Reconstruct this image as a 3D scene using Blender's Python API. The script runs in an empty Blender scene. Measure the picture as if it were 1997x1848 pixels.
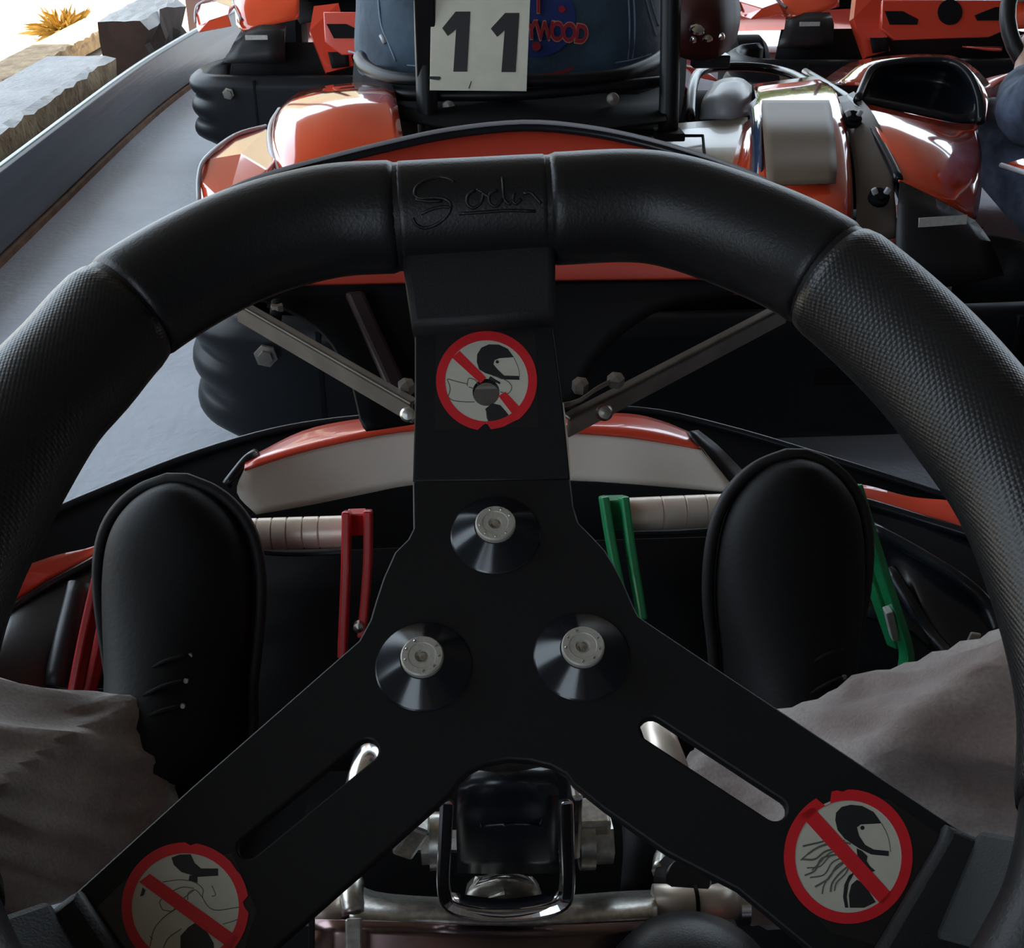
import bpy, bmesh, math, random
from mathutils import Vector, Matrix, Quaternion
random.seed(7)
R = math.radians
SC = bpy.context.scene
COL = SC.collection

# ------------------------------------------------------------------ camera
F, CX, CY, CAMZ = 2250.0, 998.5, 924.0, 0.80
PITCH, YAW = R(28.801), R(3.2989)
CAM = Vector((0, 0, CAMZ))
FW = Vector((math.sin(YAW)*math.cos(PITCH), math.cos(YAW)*math.cos(PITCH), -math.sin(PITCH)))
RT = Vector((math.cos(YAW), -math.sin(YAW), 0))
UP = RT.cross(FW)
cd = bpy.data.cameras.new('camera'); cam = bpy.data.objects.new('camera', cd); COL.objects.link(cam)
cam.location = CAM
cam.rotation_euler = Matrix((RT, UP, -FW)).transposed().to_euler()
cd.sensor_fit = 'HORIZONTAL'; cd.sensor_width = 36; cd.lens = F/1997*36; cd.clip_start = .02; cd.clip_end = 200
cd.dof.use_dof = False
SC.camera = cam

# ------------------------------------------------------------------ light
w = bpy.data.worlds.new('world'); SC.world = w; w.use_nodes = True
nt = w.node_tree; nt.nodes.clear()
bg = nt.nodes.new('ShaderNodeBackground'); ow = nt.nodes.new('ShaderNodeOutputWorld')
bg.inputs[0].default_value = (.74, .87, 1.0, 1); bg.inputs[1].default_value = 3.2
nt.links.new(bg.outputs[0], ow.inputs[0])
sl = bpy.data.lights.new('sun', 'SUN'); sl.energy = 16; sl.angle = R(.6); sl.color = (1, .93, .80)
so = bpy.data.objects.new('sun', sl); COL.objects.link(so)
SUNDIR = Vector((-.30, .62, 1.0)).normalized()
so.rotation_euler = SUNDIR.to_track_quat('Z', 'Y').to_euler()
vs = SC.view_settings
SC.display_settings.display_device = 'sRGB'
vs.view_transform = 'Standard'; vs.look = 'None'; vs.gamma = 1; vs.use_curve_mapping = False; vs.exposure = 0.36

# ------------------------------------------------------------------ helpers
def ray(u, v):
    return (FW*F + RT*(u-CX) + UP*(CY-v)).normalized()
def P(u, v, ax, val):                       # photograph point carried to the plane axis = val
    r = ray(u, v); return CAM + r*((val-CAM[ax])/r[ax])
def PY(u, v, y): return P(u, v, 1, y)
def PZ(u, v, z): return P(u, v, 2, z)
def PX(u, v, x): return P(u, v, 0, x)
def PP(u, v, o, n):
    r = ray(u, v); return CAM + r*((o-CAM).dot(n)/r.dot(n))
def V(*a): return Vector(a)

def prop(o, label=None, cat=None, group=None, kind=None):
    if label: o['label'] = label
    if cat: o['category'] = cat
    if group: o['group'] = group
    if kind: o['kind'] = kind
    return o
def empty(name, loc, label, cat, group=None):
    o = bpy.data.objects.new(name, None); COL.objects.link(o); o.location = loc; o.empty_display_size = .05
    bpy.context.view_layer.update()
    return prop(o, label, cat, group)
def link(name, me, m, par=None, label=None, kind=None, smooth=False):
    ms = m if isinstance(m, (list, tuple)) else [m]
    if len(me.materials): me.materials.clear()
    for x in ms: me.materials.append(x)
    o = bpy.data.objects.new(name, me); COL.objects.link(o)
    if smooth:
        for p in me.polygons: p.use_smooth = True
    if par is not None:
        o.parent = par
        if par.type == 'EMPTY':
            o.matrix_parent_inverse = Matrix.Translation(-par.location)
    return prop(o, label, None, None, kind)
def py_mesh(name, vs_, fs, m, par=None, **k):
    me = bpy.data.meshes.new(name); me.from_pydata([tuple(v) for v in vs_], [], fs); me.update()
    return link(name, me, m, par, **k)
def bm_obj(name, bm, m, par=None, **k):
    bmesh.ops.recalc_face_normals(bm, faces=bm.faces)
    me = bpy.data.meshes.new(name); bm.to_mesh(me); bm.free()
    return link(name, me, m, par, **k)
def bevel(o, w_=.003, seg=2, ang=35):
    b = o.modifiers.new('bevel', 'BEVEL'); b.width = w_; b.segments = seg; b.limit_method = 'ANGLE'; b.angle_limit = R(ang); return o
def solid(o, t, off=-1):
    s = o.modifiers.new('solid', 'SOLIDIFY'); s.thickness = t; s.offset = off; return o
def subsurf(o, n=1):
    s = o.modifiers.new('sub', 'SUBSURF'); s.levels = n; s.render_levels = n; return o
def crom(pts, n=6, closed=False):
    pts = [Vector(p) for p in pts]; out = []; N = len(pts)
    segs = N if closed else N-1
    for i in range(segs):
        if closed: a, b, c, d = pts[(i-1) % N], pts[i], pts[(i+1) % N], pts[(i+2) % N]
        else:
            b, c = pts[i], pts[i+1]; a = pts[i-1] if i else b*2-c; d = pts[i+2] if i+2 < N else c*2-b
        for k in range(n):
            t = k/n
            out.append(.5*((2*b)+(c-a)*t+(2*a-5*b+4*c-d)*t*t+(3*b-a-3*c+d)*t**3))
    if not closed: out.append(pts[-1].copy())
    return out
def patch(name, rows, m, par=None, n=4, nv=4, th=.004, off=1, **k):
    rs = [crom(r, n) for r in rows] if n > 1 else [[Vector(p) for p in r] for r in rows]
    if nv > 1:
        cols = [crom([r[i] for r in rs], nv) for i in range(len(rs[0]))]
        rs = [[c[j] for c in cols] for j in range(len(cols[0]))]
    W = len(rs[0]); vs_ = [p for r in rs for p in r]
    fs = [(j*W+i, j*W+i+1, (j+1)*W+i+1, (j+1)*W+i) for j in range(len(rs)-1) for i in range(W-1)]
    k.setdefault('smooth', True)
    o = py_mesh(name, vs_, fs, m, par, **k)
    # make the faces look at the side the camera is on, so that thickness goes inwards
    me = o.data; s = 0
    for p in me.polygons: s += p.normal.dot(CAM-p.center)
    if s < 0: me.flip_normals()
    if th: solid(o, th, -1 if off else 1)
    return o
def tube(name, pts, r, m, par=None, seg=12, n=4, closed=False, cap=True, **k):
    if n > 1:
        rr = r if isinstance(r, (list, tuple)) else [r]*len(pts)
        rp = crom([V(x, 0, 0) for x in rr], n, closed); pts = crom(pts, n, closed); rr = [x.x for x in rp]
    else:
        pts = [Vector(p) for p in pts]; rr = r if isinstance(r, (list, tuple)) else [r]*len(pts)
    N = len(pts); vs_ = []; prev = None
    for i, p in enumerate(pts):
        if closed: t = pts[(i+1) % N]-pts[i-1]
        else: t = pts[min(i+1, N-1)]-pts[max(i-1, 0)]
        t.normalize()
        if prev is None:
            a = V(0, 0, 1) if abs(t.z) < .9 else V(0, 1, 0)
            x = t.cross(a).normalized()
        else:
            x = (prev-t*prev.dot(t)).normalized()
        prev = x; y = t.cross(x)
        for j in range(seg):
            a = 2*math.pi*j/seg
            vs_.append(p+(x*math.cos(a)+y*math.sin(a))*rr[i])
    fs = []
    for i in range(N if closed else N-1):
        for j in range(seg):
            a = i*seg+j; b = i*seg+(j+1) % seg; i2 = (i+1) % N
            fs.append((a, b, i2*seg+(j+1) % seg, i2*seg+j))
    if cap and not closed:
        fs.append(tuple(range(seg))[::-1]); fs.append(tuple((N-1)*seg+j for j in range(seg)))
    k.setdefault('smooth', True)
    return py_mesh(name, vs_, fs, m, par, **k)
def box(bm, c, s, rot=None):
    M = Matrix.Translation(c) @ (rot.to_matrix().to_4x4() if rot else Matrix()) @ Matrix.Diagonal((s[0], s[1], s[2], 1))
    return bmesh.ops.create_cube(bm, size=1, matrix=M)['verts']
def boxo(name, c, s, m, par=None, rot=None, bv=.002, **k):
    bm = bmesh.new(); box(bm, c, s, rot); o = bm_obj(name, bm, m, par, **k)
    if bv: bevel(o, bv)
    return o
def lathe(name, prof, o_, axis, m, par=None, seg=32, es=35, **k):    # prof = (radius, height) pairs along axis from o_
    axis = Vector(axis).normalized(); x = axis.orthogonal().normalized(); y = axis.cross(x)
    vs_, fs = [], []
    for r, h in prof:
        for j in range(seg):
            a = 2*math.pi*j/seg; vs_.append(o_+axis*h+(x*math.cos(a)+y*math.sin(a))*r)
    for i in range(len(prof)-1):
        for j in range(seg): fs.append((i*seg+j, i*seg+(j+1) % seg, (i+1)*seg+(j+1) % seg, (i+1)*seg+j))
    if prof[0][0] > 1e-5: fs.append(tuple(range(seg))[::-1])
    if prof[-1][0] > 1e-5: fs.append(tuple((len(prof)-1)*seg+j for j in range(seg)))
    bm = bmesh.new(); bv = [bm.verts.new(v) for v in vs_]
    for f in fs:
        try: bm.faces.new([bv[i] for i in f])
        except ValueError: pass
    bmesh.ops.remove_doubles(bm, verts=bm.verts, dist=1e-6)
    ob = bm_obj(name, bm, m, par, **k)
    for p in ob.data.polygons: p.use_smooth = len(p.vertices) == 4
    e = ob.modifiers.new('es', 'EDGE_SPLIT'); e.split_angle = R(es)
    return ob
def plate(name, outer, holes, o_, ex, ey, t, m, par=None, bv=.0006, h0=0, **k):   # flat cut sheet with holes, in the frame (o_, ex, ey)
    cu = bpy.data.curves.new(name, 'CURVE'); cu.dimensions = '2D'; cu.fill_mode = 'BOTH'
    for lp in [outer]+list(holes):
        s = cu.splines.new('POLY'); s.points.add(len(lp)-1); s.use_cyclic_u = True
        for i, q in enumerate(lp): s.points[i].co = (q[0], q[1], 0, 1)
    cu.extrude = t/2-bv; cu.bevel_depth = bv; cu.bevel_resolution = 1; cu.offset = -bv
    tmp = bpy.data.objects.new('tmp', cu); COL.objects.link(tmp)
    dg = bpy.context.evaluated_depsgraph_get(); me = bpy.data.meshes.new_from_object(tmp.evaluated_get(dg))
    bpy.data.objects.remove(tmp)
    n = ex.cross(ey)
    M = Matrix((ex, ey, n)).transposed().to_4x4(); M.translation = o_+n*(h0+t/2)
    me.transform(M); me.name = name
    return link(name, me, m, par, **k)
def layers(name, items, fr, mats, par=None, **k):
    """flat print: items = (material index, height, [loops of 3D points]) -> one mesh of thin stacked films"""
    vs_, fs, mi = [], [], []
    o_, ex, ey = fr; n = ex.cross(ey)
    for idx, h, lp in items:
        cu = bpy.data.curves.new('c', 'CURVE'); cu.dimensions = '2D'; cu.fill_mode = 'BOTH'; cu.extrude = 0.00003
        for l in lp:
            s = cu.splines.new('POLY'); s.points.add(len(l)-1); s.use_cyclic_u = True
            for i, q in enumerate(l): s.points[i].co = (q[0], q[1], 0, 1)
        tmp = bpy.data.objects.new('tmp', cu); COL.objects.link(tmp)
        dg = bpy.context.evaluated_depsgraph_get(); me = bpy.data.meshes.new_from_object(tmp.evaluated_get(dg))
        bpy.data.objects.remove(tmp)
        b = len(vs_)
        for v in me.vertices: vs_.append(o_+ex*v.co.x+ey*v.co.y+n*(v.co.z+h))
        for p in me.polygons: fs.append([b+i for i in p.vertices]); mi.append(idx)
        bpy.data.meshes.remove(me)
    ob = py_mesh(name, vs_, fs, mats, par, **k)
    for p, i in zip(ob.data.polygons, mi): p.material_index = i
    return ob

def strap(name, pts, w_, th, dirv, m, par, n=4, **k):
    pts = crom(pts, n) if n > 1 else [Vector(p) for p in pts]; dirv = Vector(dirv).normalized(); vs_, fs = [], []
    for i, p in enumerate(pts):
        t = (pts[min(i+1, len(pts)-1)]-pts[max(i-1, 0)]).normalized(); nn_ = t.cross(dirv).normalized()
        for a, b in ((-1, -1), (1, -1), (1, 1), (-1, 1)): vs_.append(p+dirv*a*w_/2+nn_*b*th/2)
    for i in range(len(pts)-1):
        for j in range(4): fs.append((i*4+j, i*4+(j+1) % 4, i*4+4+(j+1) % 4, i*4+4+j))
    fs += [(3, 2, 1, 0), tuple(len(pts)*4-4+j for j in range(4))]
    bm = bmesh.new(); bv = [bm.verts.new(v) for v in vs_]
    for f in fs: bm.faces.new([bv[i] for i in f])
    o = bm_obj(name, bm, m, par, **k)
    bevel(o, min(w_, th)*.25, 2, 30)
    return o

def mat(name, col, rough=.5, metal=0, coat=0, spec=.5, var=0, vscale=20, bump=0, bscale=200, col2=None, bdist=.001, stretch=None, sheen=0, coat_rough=.05):
    m = bpy.data.materials.new(name); m.use_nodes = True; t = m.node_tree; b = t.nodes['Principled BSDF']
    b.inputs['Base Color'].default_value = (*col, 1); b.inputs['Roughness'].default_value = rough
    b.inputs['Metallic'].default_value = metal; b.inputs['Coat Weight'].default_value = coat
    b.inputs['Coat Roughness'].default_value = coat_rough
    b.inputs['Specular IOR Level'].default_value = spec; b.inputs['Sheen Weight'].default_value = sheen
    tc = t.nodes.new('ShaderNodeTexCoord'); src = tc.outputs['Object']
    if stretch:
        mp = t.nodes.new('ShaderNodeMapping'); mp.inputs['Scale'].default_value = stretch
        t.links.new(src, mp.inputs[0]); src = mp.outputs[0]
    if var or col2:
        n = t.nodes.new('ShaderNodeTexNoise'); n.inputs['Scale'].default_value = vscale; n.inputs['Detail'].default_value = 6
        t.links.new(src, n.inputs['Vector'])
        r = t.nodes.new('ShaderNodeValToRGB'); c2 = col2 or tuple(c*(1-var) for c in col)
        r.color_ramp.elements[0].position = .35; r.color_ramp.elements[1].position = .65
        r.color_ramp.elements[0].color = (*c2, 1); r.color_ramp.elements[1].color = (*col, 1)
        t.links.new(n.outputs['Fac'], r.inputs[0]); t.links.new(r.outputs[0], b.inputs['Base Color'])
    if bump:
        n = t.nodes.new('ShaderNodeTexNoise'); n.inputs['Scale'].default_value = bscale; n.inputs['Detail'].default_value = 4
        t.links.new(src, n.inputs['Vector']); bp = t.nodes.new('ShaderNodeBump')
        bp.inputs['Strength'].default_value = bump; bp.inputs['Distance'].default_value = bdist
        t.links.new(n.outputs['Fac'], bp.inputs['Height']); t.links.new(bp.outputs[0], b.inputs['Normal'])
    return m
M = {}
M['rubber'] = mat('black_rubber', (.008, .008, .009), .40, spec=.35, bump=.35, bscale=900, bdist=.0004)
M['plate'] = mat('black_powder_coat', (.010, .010, .011), .5, spec=.2, bump=.25, bscale=1500, bdist=.0003)
M['cover'] = mat('moulded_black_cover', (.012, .013, .014), .6, spec=.3, bump=.5, bscale=1200, bdist=.0004)
M['gloss_black'] = mat('gloss_black', (.008, .010, .014), .25, spec=.4)
M['tube_black'] = mat('tube_black', (.006, .007, .009), .42, spec=.22)
M['washer'] = mat('washer_black', (.008, .010, .014), .17, spec=.5)
M['black_plastic'] = mat('black_plastic', (.011, .011, .013), .42, spec=.35, bump=.2, bscale=400, bdist=.0005)
M['matte_black'] = mat('matte_black', (.005, .005, .006), .75, spec=.15)
M['zinc'] = mat('zinc_steel', (.62, .60, .55), .33, metal=1, var=.3, vscale=300, bump=.3, bscale=500, bdist=.0003)
M['chrome'] = mat('chrome', (.72, .72, .74), .16, metal=1)
M['alu'] = mat('brushed_aluminium', (.80, .70, .60), .38, metal=.45, var=.12, vscale=60)
M['strut'] = mat('dull_steel', (.24, .215, .19), .45, metal=.7, var=.25, vscale=40)
M['orange'] = mat('orange_plastic', (.62, .055, .025), .30, coat=.7, var=.06, vscale=6)
M['orange_mirror'] = mat('polished_orange_plastic', (.66, .065, .02), .12, coat=1, spec=.8, coat_rough=.03)
M['orange_dull'] = mat('orange_sheet', (.56, .050, .025), .5, var=.08, vscale=10)
M['cream'] = mat('cream_panel', (.56, .53, .47), .45, var=.08, vscale=8)
M['red'] = mat('red_paint', (.50, .012, .015), .35, coat=.3)
M['green'] = mat('green_paint', (.010, .21, .070), .35, coat=.3)
M['print_red'] = mat('print_red', (.62, .012, .02), .5, var=.08, vscale=300)
M['print_cream'] = mat('print_cream', (.50, .48, .40), .55, var=.07, vscale=200)
M['print_black'] = mat('print_black', (.012, .012, .014), .5)
M['print_line'] = mat('print_line', (.10, .10, .09), .5)
M['film'] = mat('sticker_film', (.012, .011, .013), .3)
M['white_plate'] = mat('scuffed_white_plate', (.66, .66, .55), .45, var=.1, vscale=30)
M['mirror_panel'] = mat('sticker_reflection', (.19, .145, .11), .45, metal=.1, spec=.3, var=.14, vscale=7, stretch=(1, 1, 6))  # brown is the sticker's reflection of its surroundings, painted as base colour
M['reflect'] = mat('silver_reflective_strip', (.42, .42, .40), .4, var=.2, vscale=200)
M['silver'] = mat('silver_grey_plastic', (.36, .37, .40), .42, coat=.15)
M['tan_reflection'] = mat('tan_reflection_panel', (.44, .36, .24), .3, coat=.3, var=.15, vscale=5)  # wall mirrored in the glossy lid, put into its colour
M['shoe'] = mat('black_leather', (.0045, .0045, .005), .6, spec=.18, bump=.4, bscale=300, bdist=.0006)
M['sole'] = mat('black_rubber_sole', (.011, .010, .011), .6, spec=.3, bump=.3, bscale=200, bdist=.0006)
M['lace'] = mat('dark_lace', (.010, .010, .011), .85, spec=.2)
M['bolt_face'] = mat('dull_zinc_head', (.42, .40, .35), .5, metal=.35, bump=.6, bscale=900, bdist=.0004)
M['skin'] = mat('skin', (.45, .27, .20), .5)
M['hair'] = mat('dark_hair', (.03, .02, .015), .6)
M['helmet'] = mat('dark_red_helmet', (.16, .010, .012), .2, coat=.8)
M['jacket'] = mat('blue_denim_jacket', (.040, .075, .115), .8, col2=(.018, .036, .062), vscale=14, bump=.4, bscale=60, bdist=.004)
M['stitch'] = mat('denim_stitch', (.16, .22, .30), .8)
M['navy'] = mat('logo_blue', (.012, .030, .16), .7)
M['logo_red'] = mat('logo_red', (.30, .012, .025), .8)
M['logo_edge'] = mat('logo_gold', (.55, .24, .16), .7)
M['blue_cloth'] = mat('blue_grey_cloth', (.10, .13, .20), .85, col2=(.03, .04, .07), vscale=25)
M['tank'] = mat('dark_red_tank', (.035, .004, .004), .55, spec=.25)

def node(t, typ, **kw):
    n = t.nodes.new(typ)
    for k_, v_ in kw.items(): n.inputs[k_].default_value = v_
    return n
# corduroy-like brown denim
def denim():
    m = mat('brown_denim', (.30, .235, .20), .9, sheen=.3); t = m.node_tree; b = t.nodes['Principled BSDF']
    tc = t.nodes.new('ShaderNodeTexCoord')
    n1 = node(t, 'ShaderNodeTexNoise', Scale=7., Detail=5., Distortion=.6); n2 = node(t, 'ShaderNodeTexNoise', Scale=420., Detail=3.)
    for n in (n1, n2): t.links.new(tc.outputs['Object'], n.inputs['Vector'])
    r = t.nodes.new('ShaderNodeValToRGB'); r.color_ramp.elements[0].position = .38; r.color_ramp.elements[1].position = .66
    r.color_ramp.elements[0].color = (.17, .115, .10, 1); r.color_ramp.elements[1].color = (.40, .35, .32, 1)
    t.links.new(n1.outputs['Fac'], r.inputs[0])
    mx = t.nodes.new('ShaderNodeMixRGB'); mx.blend_type = 'MULTIPLY'; mx.inputs[0].default_value = .55
    t.links.new(r.outputs[0], mx.inputs[1]); t.links.new(n2.outputs['Fac'], mx.inputs[2]); t.links.new(mx.outputs[0], b.inputs['Base Color'])
    bp = t.nodes.new('ShaderNodeBump'); bp.inputs['Strength'].default_value = .5; bp.inputs['Distance'].default_value = .0008
    t.links.new(n2.outputs['Fac'], bp.inputs['Height']); t.links.new(bp.outputs[0], b.inputs['Normal'])
    return m
M['denim'] = denim()
def dimple():                                   # grip rubber with fine dimples
    m = mat('dimpled_grip_rubber', (.009, .009, .010), .38, spec=.4); t = m.node_tree; b = t.nodes['Principled BSDF']
    tc = t.nodes.new('ShaderNodeTexCoord'); v = node(t, 'ShaderNodeTexVoronoi', Scale=800., Randomness=.1)
    t.links.new(tc.outputs['Object'], v.inputs['Vector'])
    bp = t.nodes.new('ShaderNodeBump'); bp.inputs['Strength'].default_value = .55; bp.inputs['Distance'].default_value = .0004; bp.invert = True
    t.links.new(v.outputs['Distance'], bp.inputs['Height']); t.links.new(bp.outputs[0], b.inputs['Normal'])
    return m
M['grip'] = dimple()

# ------------------------------------------------------------------ the setting
def slab(name, lo, hi, m, kind='structure', bv=0):
    c = [(a+b)/2 for a, b in zip(lo, hi)]; s = [b-a for a, b in zip(lo, hi)]
    o = boxo(name, V(*c), s, m, bv=bv); return prop(o, kind=kind)
def concrete(name, c1, c2, sc=3., rough=.75, b_=.5, crack=True):
    m = mat(name, c1, rough); t = m.node_tree; b = t.nodes['Principled BSDF']
    tc = t.nodes.new('ShaderNodeTexCoord'); n1 = node(t, 'ShaderNodeTexNoise', Scale=sc, Detail=8., Roughness=.6)
    n2 = node(t, 'ShaderNodeTexNoise', Scale=60., Detail=6.)
    for n in (n1, n2): t.links.new(tc.outputs['Object'], n.inputs['Vector'])
    r = t.nodes.new('ShaderNodeValToRGB'); r.color_ramp.elements[0].position = .35; r.color_ramp.elements[1].position = .65
    r.color_ramp.elements[0].color = (*c2, 1); r.color_ramp.elements[1].color = (*c1, 1)
    t.links.new(n1.outputs['Fac'], r.inputs[0]); t.links.new(r.outputs[0], b.inputs['Base Color'])
    bp = t.nodes.new('ShaderNodeBump'); bp.inputs['Strength'].default_value = b_; bp.inputs['Distance'].default_value = .004
    t.links.new(n2.outputs['Fac'], bp.inputs['Height']); t.links.new(bp.outputs[0], b.inputs['Normal'])
    return m
M['asphalt'] = concrete('worn_track_floor', (.40, .43, .49), (.31, .335, .39), 2.2, .55)
M['yard'] = concrete('sunlit_yard', (.42, .37, .27), (.34, .30, .22), 1.5, .9)
M['kerb'] = concrete('kerb_concrete', (.42, .42, .42), (.30, .30, .31), 5, .6, 1)
M['kerb_side'] = concrete('kerb_broken_side', (.46, .34, .20), (.26, .17, .10), 14, .9, 1.5)
M['roof'] = concrete('painted_roof', (.10, .09, .075), (.08, .07, .06), 1, .8)
M['wall'] = concrete('painted_wall', (.17, .14, .115), (.14, .12, .095), 1, .8)
M['pale'] = concrete('pale_yellow_render', (.66, .58, .38), (.56, .48, .32), 2, .8)
slab('floor', (-1.02, -6, -.06), (9, 16, 0), M['asphalt'])
slab('ground', (-14, -6, -.10), (-1.02, 16, -.02), M['yard'])
slab('ceiling', (-2.75, -4.3, 3.2), (9, 7.0, 3.35), M['roof'])
slab('wall_light_block', (-2.9, -3.1, -.05), (-2.75, .2, 3.2), M['wall'])  # unseen wall added to block light from the left rear
slab('wall_back', (-1.05, -4.5, -.05), (9, -4.3, 3.2), M['wall'])
slab('wall_right', (9, -4.5, -.05), (9.2, 7, 3.2), M['wall'])
M['brown_board'] = mat('brown_bottom_strip', (.20, .10, .045), .8, var=.4, vscale=20)

# ------------------------------------------------------------------ track edge: kerb, steel barrier
M['barrier'] = mat('dark_steel_barrier', (.060, .068, .088), .38, metal=.2, var=.35, vscale=5, stretch=(1, .12, 5), bump=.3, bscale=12, bdist=.004)
bar = empty('crash_barrier', (-.96, 3.0, 0), 'long dark steel barrier rail running along the track edge beside the concrete kerb', 'barrier')
def ribbon(name, path, prof, m, par=None, smooth=False, **k):     # prof: (offset to the left, z)
    vs_, fs = [], []; n = len(prof)
    for i, p in enumerate(path):
        t = (path[min(i+1, len(path)-1)]-path[max(i-1, 0)]).normalized(); l = V(-t.y, t.x, 0).normalized()
        for a, z in prof: vs_.append(p+l*a+V(0, 0, z))
    for i in range(len(path)-1):
        for j in range(n): fs.append((i*n+j, i*n+(j+1) % n, (i+1)*n+(j+1) % n, (i+1)*n+j))
    fs += [tuple(range(n))[::-1], tuple((len(path)-1)*n+j for j in range(n))]
    bm = bmesh.new(); bv = [bm.verts.new(v) for v in vs_]
    for f in fs: bm.faces.new([bv[i] for i in f])
    return bm_obj(name, bm, m, par, smooth=smooth, **k)
bp_ = crom([V(-.957, -1, 0), V(-.957, 1.2, 0), V(-.957, 2.8, 0), V(-.955, 3.7, 0), V(-.935, 4.3, 0), V(-.88, 5.0, 0), V(-.80, 5.6, 0), V(-.68, 6.1, 0)], 6)
tube('rail_highlight', [p+V(-.022, 0, .170) for p in bp_], .0055, mat('pale_rail_highlight', (.45, .50, .52), .35, metal=.6), bar, seg=8, n=1)  # pale tube added for the light that the rail's top edge catches
bevel(ribbon('rail', bp_, [(0, .02), (.003, .09), (.010, .165), (.016, .170), (.030, .170), (.032, .02)], M['barrier'], bar), .003, 2, 20)
ribbon('bottom_strip', bp_, [(-.006, .0), (-.006, .014), (.02, .016), (.02, .0)], M['brown_board'], bar, label='rusty brown strip under the rail')
# kerb: broken edged concrete blocks
kb = empty('concrete_kerb', (-1.25, 3.5, 0), 'pale worn concrete kerb with crumbling brown edge behind the steel barrier', 'kerb')
def rough_block(name, x0, x1, y0, y1, z0, z1, seed, par, m=(None, None), amp=.012, step=.05):
    rnd = random.Random(seed); ny = max(2, int((y1-y0)/step)); nx = 7; nz = 4
    bm = bmesh.new(); g = {}
    ring = [(x1, z0+(z1-z0)*i/nz, 1) for i in range(nz)]+[(x1+(x0-x1)*i/nx, z1, 0) for i in range(nx)]+[(x0, z1+(z0-z1)*i/nz, 1) for i in range(nz+1)]
    for j in range(ny+1):
        e = rnd.uniform(-1, 1)
        for i, (x, z, s) in enumerate(ring):
            corner = (abs(x-x1) < 1e-6 and z > z1-(z1-z0)*.3) or (i == nz)
            a = amp*(1.7 if corner else .7)
            g[j, i] = bm.verts.new((x+(rnd.uniform(-a, a*.3) if x > (x0+x1)/2 else rnd.uniform(-a, a)*.3), y0+(y1-y0)*j/ny, z+(rnd.uniform(-a, a*.2) if corner else rnd.uniform(-.15, .15)*amp)))
    for j in range(ny):
        for i in range(len(ring)-1):
            f = bm.faces.new((g[j, i], g[j, i+1], g[j+1, i+1], g[j+1, i])); f.material_index = 1 if (ring[i][2] and ring[i+1][2]) or i == nz-1 else 0
    for j in (0, ny):
        try:
            f = bm.faces.new([g[j, i] for i in range(len(ring))]); f.material_index = 1
        except ValueError: pass
    return bm_obj(name, bm, list(m), par)
KM = (M['kerb'], M['kerb_side'])
rough_block('kerb_block', -1.25, -1.035, -.5, 1.35, 0, .198, 1, kb, KM, amp=.006)
rough_block('kerb_block', -1.25, -1.035, 1.36, 3.92, 0, .198, 2, kb, KM, amp=.006)
rough_block('kerb_lip', -1.66, -1.50, -.5, 7.0, 0, .07, 5, kb, (M['kerb_side'], M['kerb_side']), amp=.006)
M['broken'] = mat('dark_brown_broken_face', (.045, .022, .015), .9, var=.4, vscale=20)
st = rough_block('broken_kerb_stone', -1.16, -.985, 4.22, 4.85, 0.0, .262, 9, None, (M['kerb'], M['broken']), amp=.018, step=.08)
prop(st, 'tilted broken kerb stone with dark brown end just past the end of the kerb', 'stone')
M['weed'] = mat('dry_yellow_leaf', (.55, .33, .06), .7, var=.4, vscale=30)
def weed():
    rnd = random.Random(4); bm = bmesh.new()
    for i in range(220):
        a = rnd.uniform(0, 6.28); e = rnd.uniform(.1, 1.3); L = rnd.uniform(.06, .20)
        d = V(math.cos(a)*math.cos(e), math.sin(a)*math.cos(e), math.sin(e)); s = d.cross(V(0, 0, 1)).normalized()*rnd.uniform(.004, .011)
        b = V(rnd.uniform(-.05, .05), rnd.uniform(-.05, .05), 0)
        q = [b-s*.3, b+s*.3, b+d*L*.6+s+V(0, 0, -.01), b+d*L+V(0, 0, -.05*L/.2), b+d*L*.6-s+V(0, 0, -.01)]
        vv = [bm.verts.new(x) for x in q]; bm.faces.new(vv)
    return bm
wd = bm_obj('dry_weed', weed(), M['weed']); wd.location = PZ(150, 66, 0)-V(.06, 0, 0)
prop(wd, 'dry yellow weed clump growing on the sunlit ground left of the kerb', 'weed', kind='stuff')
tr = lathe('old_tyre', [(.055, 0), (.12, 0), (.145, .02), (.145, .08), (.12, .10), (.055, .10), (.055, 0)], V(-1.10, 6.15, .0), V(0, 0, 1), M['black_plastic'])
prop(tr, 'black tyre lying beyond the broken kerb stone', 'tyre')
ps = empty('roof_post', PZ(394, 95, 0), 'brown steel roof post standing behind the far left kart', 'post')
q = PZ(394, 95, 0)
boxo('post_shaft', q+V(0, 0, 1.6), (.075, .09, 3.2), mat('brown_painted_steel', (.23, .13, .11), .5), ps)
boxo('post_plate', q+V(0, 0, .01), (.16, .17, .02), M['brown_board'], ps)
slab('wall_far', (-2.4, 9.2, -.02), (-.75, 9.4, 2.6), M['pale'])
slab('trim_1', (-2.4, 9.12, -.02), (-.75, 9.2, .16), M['kerb_side'])

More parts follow.
